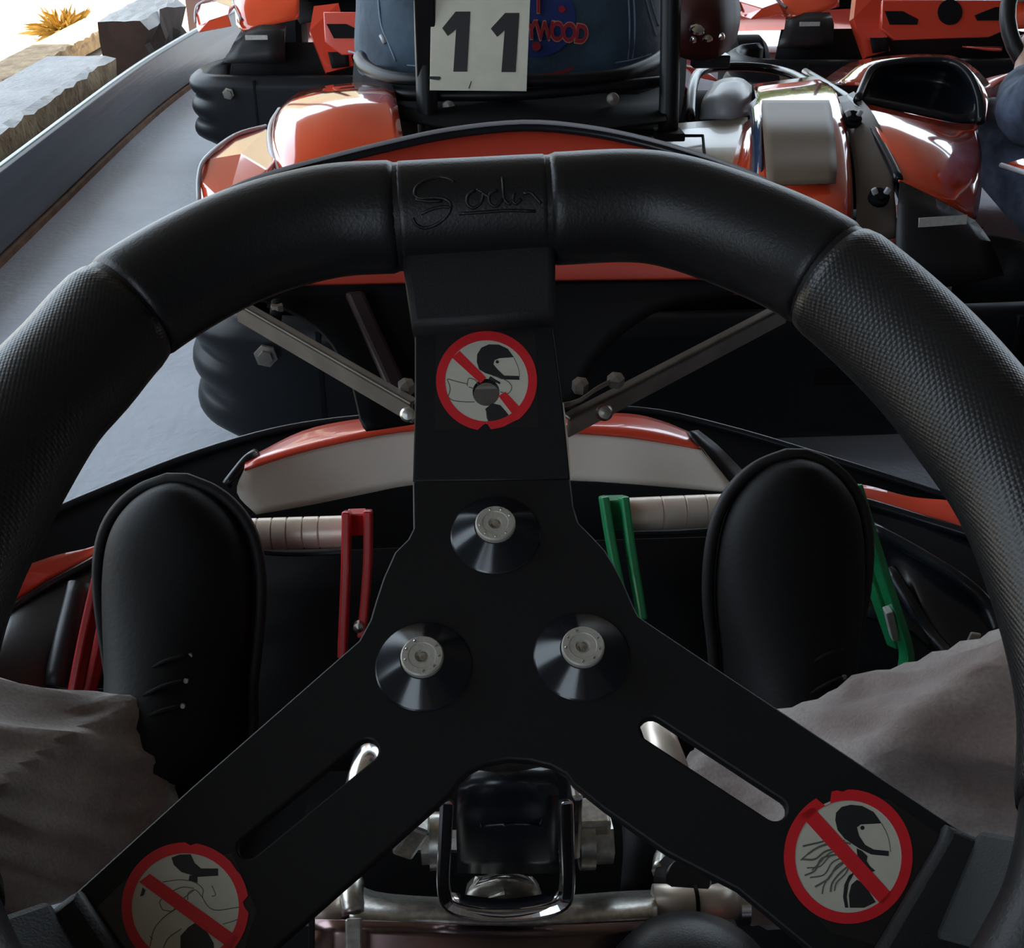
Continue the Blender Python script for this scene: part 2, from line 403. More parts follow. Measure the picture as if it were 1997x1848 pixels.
# hedge beyond the yard: what the glossy bodywork mirrors
M['leaf'] = mat('hedge_leaf', (.16, .24, .035), .6, var=.5, vscale=3)
def hedge(x0, x1, y0, y1, h, n, seed):
    rnd = random.Random(seed); bm = bmesh.new()
    for i in range(n):
        c = V(rnd.uniform(x0, x1), rnd.uniform(y0, y1), h*rnd.random()**.7)
        d = V(rnd.gauss(0, 1), rnd.gauss(0, 1), rnd.gauss(0, 1)).normalized(); s = d.orthogonal().normalized()
        L = rnd.uniform(.12, .26); vv = [bm.verts.new(c+x) for x in (d*L, s*L*.45, -d*L, -s*L*.45)]; bm.faces.new(vv)
    return bm
hg = bm_obj('hedge_leaves', hedge(-3, 9, 14.0, 15.2, 2.2, 7000, 3), M['leaf'])
prop(hg, 'row of green hedge beyond the yard', 'hedge', kind='stuff')

# ------------------------------------------------------------------ the kart in front and its likes
def front_kart():
    Y0 = 1.45
    K = empty('go_kart', V(.19, 2.0, 0), 'orange and black rental kart number 11 directly ahead, seen from behind', 'kart', 'karts on the track')
    # rear bumper: hollow loop with ribbed ends
    xl, xr = -.375, .98
    path = crom([V(xl+.13, Y0+.36, 0), V(xl+.05, Y0+.31, 0), V(xl+.012, Y0+.20, 0), V(xl+.02, Y0+.10, 0), V(xl+.07, Y0+.035, 0), V(xl+.16, Y0+.008, 0), V(xl+.30, Y0, 0),
                 V(.1, Y0-.005, 0), V(.3, Y0-.005, 0),
                 V(xr-.30, Y0, 0), V(xr-.16, Y0+.008, 0), V(xr-.07, Y0+.035, 0), V(xr-.02, Y0+.10, 0), V(xr-.012, Y0+.20, 0), V(xr-.05, Y0+.31, 0), V(xr-.13, Y0+.36, 0)], 5)
    def prof(rib):
        out = []
        N = 22
        for i in range(N+1):                       # outer face with three bulges
            z = .05+(.235-.05)*i/N; b = abs(math.sin(math.pi*3*i/N))**.6
            e = min(1, min(i, N-i)/2.2)
            out.append((-(.012*e+rib*.022*(b-1)), z))
        out += [(.022, .238), (.042, .225), (.044, .07), (.03, .052)]
        return out
    vs_, fs = [], []; n = len(prof(0))
    for i, p in enumerate(path):
        t = (path[min(i+1, len(path)-1)]-path[max(i-1, 0)]).normalized(); l = V(-t.y, t.x, 0).normalized()
        rib = max(0, min(1, (abs(p.x-(xl+xr)/2)-(xr-xl)*.435)/.05))
        for a, z in prof(rib): vs_.append(p+l*a+V(0, 0, z))
    for i in range(len(path)-1):
        for j in range(n): fs.append((i*n+j, i*n+(j+1) % n, (i+1)*n+(j+1) % n, (i+1)*n+j))
    fs += [tuple(range(n))[::-1], tuple((len(path)-1)*n+j for j in range(n))]
    bm = bmesh.new(); bv = [bm.verts.new(v) for v in vs_]
    for f in fs: bm.faces.new([bv[i] for i in f])
    rb = bm_obj('rear_bumper', bm, M['tube_black'], K, smooth=True)
    for x in (xl+.20, xr-.20): boxo('seam_strip', V(x, Y0-.004, .14), (.006, .012, .18), M['matte_black'], rb, bv=0)
    for x, z in ((-.245, .198), (.62, .198)):
        lathe('bumper_bolt', [(.016, 0), (.016, .005), (.010, .006), (.010, .012), (0, .012)], V(x, Y0-.010, z), V(0, -1, 0), M['strut'], rb, 6)
    boxo('number_slot', V(.55, Y0-.012, .15), (.10, .006, .03), M['matte_black'], rb)
    for x in (-.22, .02, .36, .62):                # brackets tying bumper to frame
        boxo('bumper_bracket', V(x, Y0+.14, .13), (.03, .22, .06), M['black_plastic'], K)
    # chassis: floor tray, axle, hubs, wheels
    boxo('floor_tray', V(.2, 2.15, .05), (.60, 1.2, .02), M['black_plastic'], K)
    tube('rear_axle', [V(-.30, 1.86, .13), V(.72, 1.86, .13)], .02, M['strut'], K, n=1)
    boxo('gearbox_case', V(.45, 1.72, .18), (.32, .26, .18), M['matte_black'], K, bv=.02)
    boxo('engine_block', V(.05, 1.72, .16), (.30, .22, .16), M['matte_black'], K, bv=.02)
    for x in (-.255, .66):
        for y in (1.88, 2.95):
            lathe('wheel', [(.04, -.065), (.065, -.065), (.105, -.06), (.125, -.04), (.125, .04), (.105, .06), (.065, .065), (.04, .065)], V(x, y, .125), V(1, 0, 0), M['matte_black'], K, 32)
    # side pods and nose
    for s, x0 in ((-1, -.27), (1, .67)):
        patch('side_pod', [[V(x0, 2.15, .06), V(x0+s*.09, 2.2, .08), V(x0+s*.12, 2.3, .14), V(x0+s*.06, 2.35, .22), V(x0-s*.04, 2.35, .22)],
                           [V(x0, 2.75, .06), V(x0+s*.09, 2.72, .08), V(x0+s*.10, 2.66, .13), V(x0+s*.05, 2.62, .18), V(x0-s*.04, 2.62, .18)]], M['orange'], K, nv=2)
    patch('nose', [[V(-.25, 3.15, .06), V(.0, 3.3, .06), V(.2, 3.34, .06), V(.4, 3.3, .06), V(.65, 3.15, .06)],
                   [V(-.22, 3.0, .24), V(.0, 3.14, .28), V(.2, 3.18, .30), V(.4, 3.14, .28), V(.62, 3.0, .24)],
                   [V(-.10, 2.8, .30), V(.05, 2.95, .36), V(.2, 2.98, .38), V(.35, 2.95, .36), V(.5, 2.8, .30)]], M['orange'], K)
    tube('steering_column', [V(.2, 2.95, .2), V(.2, 2.62, .50)], .012, M['strut'], K, n=1)
    tube('steering_wheel', [V(.2+.14*math.cos(a), 2.6+.14*math.sin(a)*.55, .52+.14*math.sin(a)*.83) for a in [k*math.pi/6 for k in range(12)]], .014, M['rubber'], K, closed=True, n=3)
    # left rear: tall orange engine hump and low faceted corner
    patch('left_engine_cover',
        [[PY(*a) for a in r] for r in (
        ((545, 400, 1.62), (575, 430, 1.58), (640, 420, 1.57), (720, 400, 1.58), (790, 380, 1.60)),
        ((538, 335, 1.69), (565, 345, 1.63), (630, 340, 1.62), (720, 325, 1.62), (790, 300, 1.63)),
        ((528, 285, 1.80), (545, 272, 1.72), (620, 262, 1.68), (700, 250, 1.68), (780, 235, 1.70)),
        ((531, 240, 1.98), (552, 210, 1.86), (620, 192, 1.82), (690, 185, 1.80), (770, 180, 1.82)),
        ((545, 215, 2.20), (575, 184, 2.12), (620, 170, 2.10), (680, 162, 2.10), (760, 158, 2.1)))], M['orange_mirror'], K)
    tube('cover_edge', [PY(*a) for a in ((565, 385, 1.60), (548, 345, 1.66), (528, 290, 1.78), (527, 245, 1.96), (545, 213, 2.19))], .004, M['silver'], K, seg=8, label='pale tube for the grey highlight on the cover edge')  # silver tube added for the grey highlight along this edge
    fc = [PY(*a) for a in ((392, 415, 1.62), (387, 350, 1.66), (398, 312, 1.72), (455, 268, 1.86), (520, 250, 1.95),
                           (470, 300, 1.72), (520, 330, 1.64), (516, 372, 1.58), (440, 400, 1.56), (545, 300, 1.76), (400, 440, 1.56), (530, 420, 1.55))]
    bm = bmesh.new(); q = [bm.verts.new(v) for v in fc]
    for f in ((0, 1, 8), (1, 2, 8), (2, 3, 5), (2, 5, 8), (5, 6, 8), (6, 7, 8), (3, 4, 5), (5, 4, 9), (5, 9, 6), (0, 8, 10), (8, 7, 11, 10), (7, 6, 9)):
        bm.faces.new([q[i] for i in f])
    o = bm_obj('left_corner_fairing', bm, M['orange_mirror'], K)
    if sum(p.normal.dot(CAM-p.center) for p in o.data.polygons) < 0: o.data.flip_normals()
    solid(o, .004); bevel(o, .004, 2, 12)
    tube('fairing_trim', [PY(*a) for a in ((388, 395, 1.62), (388, 345, 1.66), (402, 308, 1.72), (458, 264, 1.86), (518, 246, 1.96))], .0035, M['silver'], K, seg=8, label='pale edge trim')
    patch('left_wing', [[PY(*a) for a in r] for r in (((500, 565, 1.50), (600, 565, 1.50), (740, 560, 1.50)), ((540, 480, 1.54), (620, 480, 1.52), (740, 470, 1.52)), ((570, 418, 1.60), (650, 410, 1.57), (740, 410, 1.57)))],
          M['black_plastic'], K, n=2, nv=2)
    plate('reflective_strip', [(-.03, -.006), (.03, -.006), (.03, .006), (-.03, .006)], [], PY(630, 470, 1.513), V(1, 0, 0), V(0, .15, 1).normalized(), .002, M['reflect'], K)
    sh = V(.335, -1.83, 0)
    gq = [PY(*a)+sh for a in ((612, 12, 3.42), (660, 6, 3.42), (690, 128, 3.36), (636, 142, 3.34), (604, 60, 3.38))]
    bm = bmesh.new(); f = bm.faces.new([bm.verts.new(v) for v in gq]); bmesh.ops.recalc_face_normals(bm, faces=[f])
    gr = bm_obj('engine_grille', bm, M['orange'], K)
    if gr.data.polygons[0].normal.y > 0: gr.data.flip_normals()
    solid(gr, .03)
    patch('grille_opening', [[PY(*a)+sh+V(0, -.012, 0) for a in r] for r in (((648, 132, 3.35), (664, 130, 3.35), (682, 128, 3.35)), ((640, 100, 3.365), (660, 100, 3.365), (680, 99, 3.365)))], M['matte_black'], gr, n=2, nv=2, th=.002)
    sh2 = V(-1.235, -2.0, 0)
    ge = [PY(*a)+sh2 for a in ((1722, 2, 3.50), (1965, 2, 3.50), (1958, 55, 3.44), (1930, 72, 3.44), (1745, 78, 3.44), (1722, 50, 3.44))]
    o_ = (ge[3]+ge[4])/2; ex = V(1, 0, 0); ey = V(0, .25, 1).normalized(); en = ex.cross(ey)
    loc2 = lambda u, v: ((PP(u, v, o_-sh2, en)+sh2-o_).dot(ex), (PP(u, v, o_-sh2, en)+sh2-o_).dot(ey))
    rg = plate('rear_grille', [loc2(*a) for a in ((1722, 0), (1965, 0), (1958, 60), (1930, 72), (1745, 78), (1718, 55))], [], o_, ex, ey, .02, M['orange'], K, bv=.003, h0=-.02)
    for lp2 in ([(1852+24*math.cos(k*math.pi/10), 24+25*math.sin(k*math.pi/10)) for k in range(20)], [(1725, 22), (1760, 22), (1790, 38), (1788, 48), (1735, 48)], [(1940, 14), (1952, 14), (1950, 40), (1905, 40), (1900, 30)]):
        plate('grille_opening', [loc2(*a) for a in lp2], [], o_, ex, ey, .004, M['matte_black'], rg, bv=.0005, h0=0)
    # right rear: engine cover with satin panel
    cov = [[PY(*a) for a in r] for r in (
        ((1478, 475, 1.53), (1530, 475, 1.52), (1590, 470, 1.52), (1645, 465, 1.53), (1662, 460, 1.55)),
        ((1478, 400, 1.58), (1530, 405, 1.57), (1600, 400, 1.56), (1650, 395, 1.57), (1664, 388, 1.60)),
        ((1480, 320, 1.66), (1530, 330, 1.64), (1600, 325, 1.63), (1640, 315, 1.65), (1658, 305, 1.68)),
        ((1479, 240, 1.78), (1530, 242, 1.76), (1595, 240, 1.75), (1628, 232, 1.77), (1645, 225, 1.80)),
        ((1474, 192, 1.93), (1520, 188, 1.91), (1580, 184, 1.90), (1614, 180, 1.92), (1628, 176, 1.95)),
        ((1468, 164, 2.20), (1510, 158, 2.18), (1560, 152, 2.17), (1590, 148, 2.18), (1605, 150, 2.2)))]
    patch('right_engine_cover', cov, M['orange_mirror'], K)
    off = V(0, -.006, .002)
    def on(u, v):                                  # a point a little proud of the cover
        best = None
        rows = [(475, 1.52), (402, 1.565), (325, 1.635), (240, 1.752), (186, 1.905), (152, 2.17)]
        for (a, ya), (b, yb) in zip(rows, rows[1:]):
            if b <= v <= a: return PY(u, v, ya+(yb-ya)*(a-v)/(a-b)-.026)
    cs = [crom([r[1], r[2], r[3]], 6) for r in cov[1:5]]
    sp = []
    for (v, ul, ur) in ((362, 1496, 1630), (330, 1494, 1632), (290, 1491, 1630), (250, 1488, 1626), (215, 1485, 1622), (197, 1486, 1617)):
        sp.append([on(ul+(ur-ul)*i/4, v-(6*i/4 if v > 300 else 2)) for i in range(5)])
    patch('satin_panel', sp, M['mirror_panel'], K, n=2, nv=3, th=.002, label='satin panel with its brown reflection painted in')
    boxo('exhaust_slot', PY(1619, 440, 1.535), (.045, .02, .022), M['matte_black'], K, bv=.002)
    patch('groove_highlight', [[PY(*a) for a in r] for r in (((1462, 352, 1.66), (1483, 352, 1.63)), ((1466, 300, 1.70), (1485, 300, 1.67)), ((1464, 240, 1.80), (1483, 235, 1.77)), ((1458, 205, 1.92), (1475, 190, 1.92)))],
          mat('blue_highlight', (.03, .05, .11), .12, coat=1), K, n=2, nv=3)  # blue highlight of the groove put into the colour
    patch('tank_lid', [[PY(*a) for a in r] for r in (
        ((1120, 400, 1.72), (1250, 390, 1.72), (1380, 385, 1.70), (1452, 360, 1.70)),
        ((1130, 310, 1.82), (1250, 305, 1.82), (1380, 300, 1.80), (1460, 292, 1.80)),
        ((1160, 262, 1.98), (1260, 246, 1.98), (1370, 236, 1.98), (1458, 228, 1.98)))], M['tan_reflection'], K)
    patch('lid_edge', [[PY(*a) for a in r] for r in (((1410, 395, 1.66), (1470, 380, 1.64)), ((1430, 310, 1.77), (1472, 300, 1.74)), ((1452, 240, 1.92), (1466, 228, 1.92)))], M['orange_mirror'], K, n=2, nv=3)
    o = bpy.context
    b = [PY(*a) for a in ((1320, 272, 1.86), (1370, 272, 1.86), (1374, 318, 1.78), (1320, 310, 1.78))]
    tube('lid_outline', [x+V(0, 0, .006) for x in b], .0025, M['matte_black'], K, seg=6, n=1)
    tube('lid_latch', [PY(1228, 270, 1.86)+V(0, 0, .01), PY(1288, 270, 1.86)+V(0, 0, .01), PY(1292, 292, 1.82)+V(0, 0, .01)], .005, M['matte_black'], K, seg=8, n=1)
    patch('grey_dome', [[PY(*a) for a in r] for r in (
        ((1364, 232, 2.02), (1400, 232, 1.98), (1440, 232, 1.98), (1462, 224, 2.02)),
        ((1370, 195, 2.05), (1400, 192, 2.0), (1440, 190, 2.0), (1466, 188, 2.04)),
        ((1392, 160, 2.14), (1415, 152, 2.1), (1445, 152, 2.1), (1466, 166, 2.13)))], M['silver'], K)
    tube('fender_hoop', [PY(*a) for a in ((1345, 238, 2.04), (1352, 165, 2.2), (1375, 135, 2.35), (1450, 130, 2.40), (1520, 138, 2.38), (1570, 160, 2.2), (1630, 215, 1.96), (1655, 240, 1.86))], .009, M['gloss_black'], K, seg=10)
    # strap recess with two latches
    patch('strap_recess', [[PY(*a) for a in r] for r in (
        ((1668, 475, 1.56), (1715, 470, 1.56), (1752, 460, 1.56)),
        ((1670, 400, 1.61), (1715, 395, 1.60), (1745, 385, 1.60)),
        ((1665, 320, 1.69), (1705, 315, 1.67), (1735, 300, 1.67)),
        ((1650, 245, 1.80), (1680, 240, 1.78), (1705, 225, 1.78)),
        ((1625, 190, 1.95), (1650, 185, 1.93), (1665, 178, 1.93)))], mat('satin_grey_strap', (.10, .08, .068), .42, metal=.1, spec=.3), K)
    for u, v, y in ((1660, 236, 1.80), (1712, 388, 1.60)):
        c = PY(u, v, y-.012)
        la = lathe('latch', [(.015, 0), (.015, .007), (.010, .008), (.010, .013), (0, .013)], c, V(0, -.6, .8), M['matte_black'], K, 12)
        for s in (-1, 1): boxo('latch_ear', c+V(s*.009, -.007, .013), (.008, .006, .010), M['silver'], la, rot=Quaternion((0, 1, 0), s*.5))
    # right fender with intake
    fe = [[PY(*a) for a in r] for r in (
        ((1752, 350, 1.60), (1800, 372, 1.59), (1850, 398, 1.59), (1895, 425, 1.62), (1905, 428, 1.66)),
        ((1738, 310, 1.65), (1790, 322, 1.63), (1850, 338, 1.63), (1900, 360, 1.66), (1915, 362, 1.70)),
        ((1708, 250, 1.74), (1770, 262, 1.71), (1840, 280, 1.71), (1890, 298, 1.74), (1915, 300, 1.79)),
        ((1672, 198, 1.88), (1730, 212, 1.84), (1810, 230, 1.83), (1860, 240, 1.86), (1905, 242, 1.90)))]
    patch('right_fender', fe, M['orange_mirror'], K)
    patch('fender_roof', [[PY(*a) for a in r] for r in (
        ((1680, 165, 1.93), (1705, 128, 1.97), (1770, 116, 2.0), (1850, 118, 2.0), (1895, 145, 1.97), (1915, 200, 1.93), (1916, 242, 1.90)),
        ((1600, 160, 2.25), (1660, 122, 2.30), (1740, 108, 2.34), (1830, 106, 2.34), (1880, 118, 2.30), (1935, 170, 2.22), (1935, 230, 2.2)))], M['orange_mirror'], K, nv=2)
    patch('intake', [[PY(*a) for a in r] for r in (
        ((1672, 196, 1.90), (1740, 208, 1.90), (1810, 224, 1.90), (1870, 236, 1.92), (1908, 238, 1.92)),
        ((1690, 160, 1.95), (1740, 160, 2.02), (1800, 165, 2.04), (1860, 172, 2.02), (1903, 190, 1.94)),
        ((1706, 134, 1.98), (1755, 124, 2.01), (1800, 121, 2.02), (1845, 124, 2.01), (1880, 140, 1.99)))], M['gloss_black'], K)
    tube('intake_lip', [PY(*a) for a in ((1672, 196, 1.87), (1688, 158, 1.93), (1706, 132, 1.96), (1755, 121, 1.99), (1810, 118, 2.0), (1855, 122, 1.99), (1888, 145, 1.95), (1908, 190, 1.91), (1912, 240, 1.88))], .007, M['gloss_black'], K, seg=8)
    tube('fender_highlight', [PY(*a) for a in ((1570, 140, 2.3), (1620, 170, 2.05), (1668, 205, 1.88), (1705, 258, 1.745), (1736, 315, 1.65), (1752, 350, 1.60))], .007, M['gloss_black'], K, seg=10)  # gloss tube added to carry the highlight line along the fender
    patch('right_wing', [[PY(*a) for a in r] for r in (
        ((1745, 565, 1.50), (1800, 562, 1.50), (1880, 556, 1.50), (1958, 535, 1.50)),
        ((1748, 450, 1.54), (1800, 455, 1.53), (1870, 462, 1.53), (1932, 470, 1.54)),
        ((1756, 352, 1.59), (1800, 374, 1.58), (1850, 400, 1.58), (1902, 430, 1.60)))], M['black_plastic'], K, n=2, nv=2)
    plate('reflective_strip', [(-.034, -.0065), (.034, -.0065), (.034, .0065), (-.034, .0065)], [], PY(1838, 431, 1.535), V(1, 0, .05).normalized(), V(0, .3, 1).normalized(), .002, M['reflect'], K, label='silver reflective strip')
    patch('lower_sill', [[PY(*a) for a in r] for r in (((1340, 560, 1.48), (1400, 568, 1.48), (1456, 570, 1.48)), ((1300, 545, 1.52), (1400, 545, 1.52), (1470, 545, 1.52)))], M['orange'], K, n=2, nv=2)
    patch('rear_panel', [[PY(*a) for a in r] for r in (
        ((520, 600, 1.53), (900, 600, 1.53), (1300, 600, 1.53), (1745, 600, 1.53)),
        ((540, 480, 1.56), (900, 470, 1.57), (1300, 470, 1.57), (1745, 480, 1.56)))], M['matte_black'], K, n=2, nv=2)
    # seat
    patch('seat', [[PY(*a) for a in r] for r in (
        ((760, 345, 1.92), (850, 350, 1.78), (1020, 350, 1.74), (1200, 340, 1.78), (1300, 320, 1.92)),
        ((725, 285, 2.00), (830, 290, 1.86), (1020, 290, 1.80), (1230, 285, 1.86), (1320, 260, 2.0)),
        ((690, 190, 2.12), (800, 215, 1.92), (1020, 220, 1.86), (1240, 210, 1.92), (1335, 180, 2.12)),
        ((690, 110, 2.25), (790, 140, 1.98), (1020, 150, 1.92), (1250, 135, 1.98), (1340, 100, 2.2)))], mat('black_seat_shell', (.005, .006, .008), .85, spec=.08), K, th=.006)
    for u, v, y in ((875, 207, 1.86), (1195, 193, 1.88), (908, 252, 1.82), (1112, 240, 1.82)):
        lathe('seat_bolt', [(.010 if v < 230 else .006, 0), (.009 if v < 230 else .005, .005), (0, .007)], PY(u, v, y-.02), V(0, -1, .1), M['strut'], K, 16)
    # seat frame: two posts and curved rails
    for pts, nm in ((((828, -330, 1.9), (828, 0, 1.86), (831, 150, 1.83), (836, 272, 1.80)), 'seat_post'), (((1310, -330, 1.94), (1308, 0, 1.90), (1306, 150, 1.87), (1303, 258, 1.84)), 'seat_post')):
        tube(nm, [PY(*a) for a in pts], .016, M['tube_black'], K, seg=10)
    boxo('post_foot', PY(1303, 262, 1.83), (.045, .05, .012), M['matte_black'], K)
    boxo('post_foot', PY(836, 276, 1.79), (.045, .05, .012), M['matte_black'], K)
    tube('seat_rail', [PY(*a) for a in ((702, 112, 2.06), (715, 132, 1.99), (760, 150, 1.90), (840, 156, 1.85), (1020, 158, 1.83), (1180, 150, 1.85), (1250, 132, 1.92), (1290, 112, 2.0))], [.012, .012, .010, .009, .009, .010, .011, .012], M['tube_black'], K, seg=10)
    tube('seat_rail', [PY(*a) for a in ((706, 190, 2.02), (712, 176, 1.97), (760, 184, 1.89), (830, 186, 1.85), (1020, 184, 1.83), (1220, 166, 1.86), (1300, 158, 1.9))], .009, M['tube_black'], K, seg=10)
    patch('frame_tray', [[PY(*a) for a in r] for r in (((700, 215, 1.80), (1000, 262, 1.72), (1300, 235, 1.80)), ((720, 185, 2.0), (1000, 190, 1.84), (1290, 170, 2.0)))], M['matte_black'], K, n=2, nv=2)
    tk = patch('fuel_tank', [[PY(*a) for a in r] for r in (
        ((1300, 100, 1.95), (1350, 118, 1.92), (1400, 112, 1.92), (1436, 80, 1.97)),
        ((1300, 40, 1.95), (1350, 40, 1.90), (1405, 40, 1.90), (1444, 30, 1.97)),
        ((1300, -60, 2.05), (1350, -70, 2.02), (1400, -70, 2.02), (1436, -50, 2.06)))], M['tank'], K)
    boxo('tank_bracket', PY(1385, 118, 1.97), (.06, .03, .02), M['gloss_black'], K)
    lathe('tank_cap', [(.014, 0), (.014, .01), (0, .012)], PY(1383, 100, 1.94), V(0, -1, .2), M['strut'], K, 16)
    for u, v, r in ((1360, 58, .013), (1379, 75, .009), (1352, 79, .006), (1406, 73, .006)):  # chrome dots stand in for bright background seen through gaps
        lathe('bright_gap_dot', [(r, 0), (r*.9, .004), (r*.4, .008), (0, .009)], PY(u, v, 1.895), V(0, -.5, .85), M['chrome'], K, 16)
    return K

def tree_copy(o, par=None):
    c = o.copy(); COL.objects.link(c)
    if par is not None:
        c.parent = par; c.matrix_parent_inverse = o.matrix_parent_inverse.copy()
    for ch in list(o.children): tree_copy(ch, c)
    return c
K11 = front_kart()
for loc, rz, lab in ((V(.19-.335, 2.0+1.83, 0), 0, 'orange and black kart farther ahead beside the steel barrier, at the left'),
                 (V(.19+1.235, 2.0+2.0, 0), 0, 'orange and black kart farthest away at the top right'),
                 (V(.19+1.14, 2.0-.48, 0), 0, 'kart waiting to the right of kart number 11, cut off by the right edge')):
    k = tree_copy(K11); k.location = loc; k.rotation_euler.z = rz; k['label'] = lab
for ch in bpy.data.objects['go_kart.003'].children:      # its wheel and column stand turned towards the driver
    if ch.name.startswith('steering_'): ch.location.x -= .20
# number plate of kart 11 (only this kart shows one)
q = [PY(*a) for a in ((838, 176, 1.80), (1027, 178, 1.80), (1037, -75, 1.84), (842, -75, 1.84))]
ex = (q[1]-q[0]).normalized(); nn = ex.cross(q[3]-q[0]).normalized(); ey = nn.cross(ex)
def onfr(u, v, o_, ex_, ey_, n_):
    p = PP(u, v, o_, n_)-o_; return (p.dot(ex_), p.dot(ey_))
fr = (q[0], ex, ey)
npl = plate('number_plate', [onfr(*a, q[0], ex, ey, nn) for a in ((838, 176), (1027, 178), (1037, -75), (842, -75))], [], q[0], ex, ey, .003, M['white_plate'], K11, h0=-.003, label='scuffed cream number plate reading 11')
Z2 = lambda L: [onfr(500+a/2.219, b/2.219, q[0], ex, ey, nn) for a, b in L]
layers('digits', [(0, .0006, [Z2([(804, 122), (862, 50), (926, 50), (912, 310), (852, 310), (864, 128), (828, 156)])]),
                  (0, .0006, [Z2([(1014, 124), (1076, 56), (1138, 56), (1122, 312), (1060, 312), (1074, 132), (1042, 160)])]),
                  (0, .0006, [Z2([(745, 330), (795, 331), (799, 340), (790, 347), (748, 342)])]),
                  (0, .0006, [Z2([(928, 352), (932, 350), (922, 384), (917, 382)])])], fr, [M['print_black']], npl)
boxo('plate_holder', (q[0]+q[3])/2+V(-.008, .006, .01), (.03, .012, .24), M['matte_black'], K11)
# ------------------------------------------------------------------ people in the other karts
def skinned(name, vs_, es, rad, m, par=None, root=0, sub=2, loc=V(0, 0, 0), rz=0, **k):
    rot = Matrix.Rotation(rz, 3, 'Z')
    me = bpy.data.meshes.new(name); me.from_pydata([tuple(rot @ Vector(v)+loc) for v in vs_], es, []); me.update()
    ob = bpy.data.objects.new('tmp', me); COL.objects.link(ob)
    me.materials.append(m)
    s = ob.modifiers.new('skin', 'SKIN'); s.use_smooth_shade = True
    for i, r in enumerate(rad):
        sv = me.skin_vertices[0].data[i]; sv.radius = (r, r) if not isinstance(r, tuple) else r; sv.use_root = (i == root)
    ss = ob.modifiers.new('sub', 'SUBSURF'); ss.levels = sub; ss.render_levels = sub
    dg = bpy.context.evaluated_depsgraph_get(); out = bpy.data.meshes.new_from_object(ob.evaluated_get(dg))
    bpy.data.objects.remove(ob); out.name = name
    return link(name, out, m, par, smooth=True, **k)
def body_graph(s=1.0, arms=True, legs=True, off=0.0):
    vs_ = [(0, 0, 0), (0, -.03, .14), (0, -.03, .28), (0, .0, .38), (0, .01, .44), (0, .03, .50), (0, .03, .56)]
    rad = [.12, .125, .13, .09, .045, .075, .07]; es = [(i, i+1) for i in range(6)]
    for sx in (-1, 1):
        if legs:
            b = len(vs_); vs_ += [(sx*.09, .06, -.01), (sx*.20, .38, .12), (sx*.17, .60, -.02), (sx*.14, .74, -.12), (sx*.15, .84, -.06)]
            rad += [.085, .06, .045, .032, .028]; es += [(0, b), (b, b+1), (b+1, b+2), (b+2, b+3), (b+3, b+4)]
        if arms:
            b = len(vs_); vs_ += [(sx*.17, -.01, .35), (sx*.25, .10, .18), (sx*.17, .30, .22), (sx*.14, .36, .25)]
            rad += [.06, .045, .03, .028]; es += [(3, b), (b, b+1), (b+1, b+2), (b+2, b+3)]
            for f in range(5):
                c = len(vs_); a = (f-2)*.012
                vs_ += [(sx*(.14-.01)+a, .385, .275-.004*abs(f-2)), (sx*.125+a, .405, .262)]; rad += [.009, .008]; es += [(b+3, c), (c, c+1)]
    return vs_, es, [r+off for r in rad]
def person(loc, rz, label, jm, tm, hm, big=False):
    p = empty('person', loc, label, 'person'); loc = Vector(loc)
    v, e, r = body_graph(); skinned('body', v, e, r, M['skin'], p, loc=loc, rz=rz)
    rot = Matrix.Rotation(rz, 3, 'Z')
    T = lambda *a: rot @ V(*a)+loc
    # trousers
    vs_ = [(0, 0, 0)]; rad = [.135]; es = []
    for sx in (-1, 1):
        b = len(vs_); vs_ += [(sx*.09, .06, -.01), (sx*.20, .38, .12), (sx*.17, .60, -.02), (sx*.145, .70, -.09)]; rad += [.10, .075, .06, .05]; es += [(0, b), (b, b+1), (b+1, b+2), (b+2, b+3)]
    skinned('trousers', vs_, es, rad, tm, p, loc=loc, rz=rz)
    if not big:
        vs_ = [(0, 0, .04), (0, -.03, .2), (0, 0, .36), (0, .0, .43)]; rad = [.15, .165, .135, .07]; es = [(0, 1), (1, 2), (2, 3)]
        for sx in (-1, 1):
            b = len(vs_); vs_ += [(sx*.16, -.01, .35), (sx*.255, .10, .18), (sx*.18, .28, .215)]; rad += [.090, .065, .048]; es += [(2, b), (b, b+1), (b+1, b+2)]
        skinned('jacket', vs_, es, rad, jm, p, loc=loc, rz=rz)
    for sx in (-1, 1):
        tube('shoe', [T(sx*.14, .70, -.13), T(sx*.145, .74, -.11), T(sx*.15, .80, -.08), T(sx*.155, .87, -.05)], [.035, .042, .04, .03], M['shoe'], p)
    h = lathe('helmet', [(.0, .135), (.05, .128), (.09, .10), (.115, .05), (.118, 0), (.110, -.05), (.09, -.085), (.08, -.09)], T(0, .03, .53), V(0, 0, 1), hm, p, 28)
    for pl in h.data.polygons: pl.use_smooth = True
    patch('visor', [[T(.12*math.sin(a), .03+.12*math.cos(a), .53+z) for a in (-1.0, -.5, 0, .5, 1.0)] for z in (-.03, .0, .045)], M['gloss_black'], h, nv=2, th=.003)
    return p, T
DC = V(.125, 2.27, .27)
drv, _ = person(DC, 0, 'person in a blue denim jacket seated in kart number 11, seen from behind', M['jacket'], mat('dark_navy_cloth', (.008, .011, .018), .9, spec=.2), mat('white_helmet', (.6, .6, .6), .25, coat=.8), big=True)
JR = [(.33, .235, .17, .13), (.40, .280, .20, .127), (.47, .282, .215, .124), (.56, .272, .215, .122), (.64, .262, .20, .125), (.69, .22, .16, .125), (.725, .14, .12, .125), (.745, .075, .08, .125)]
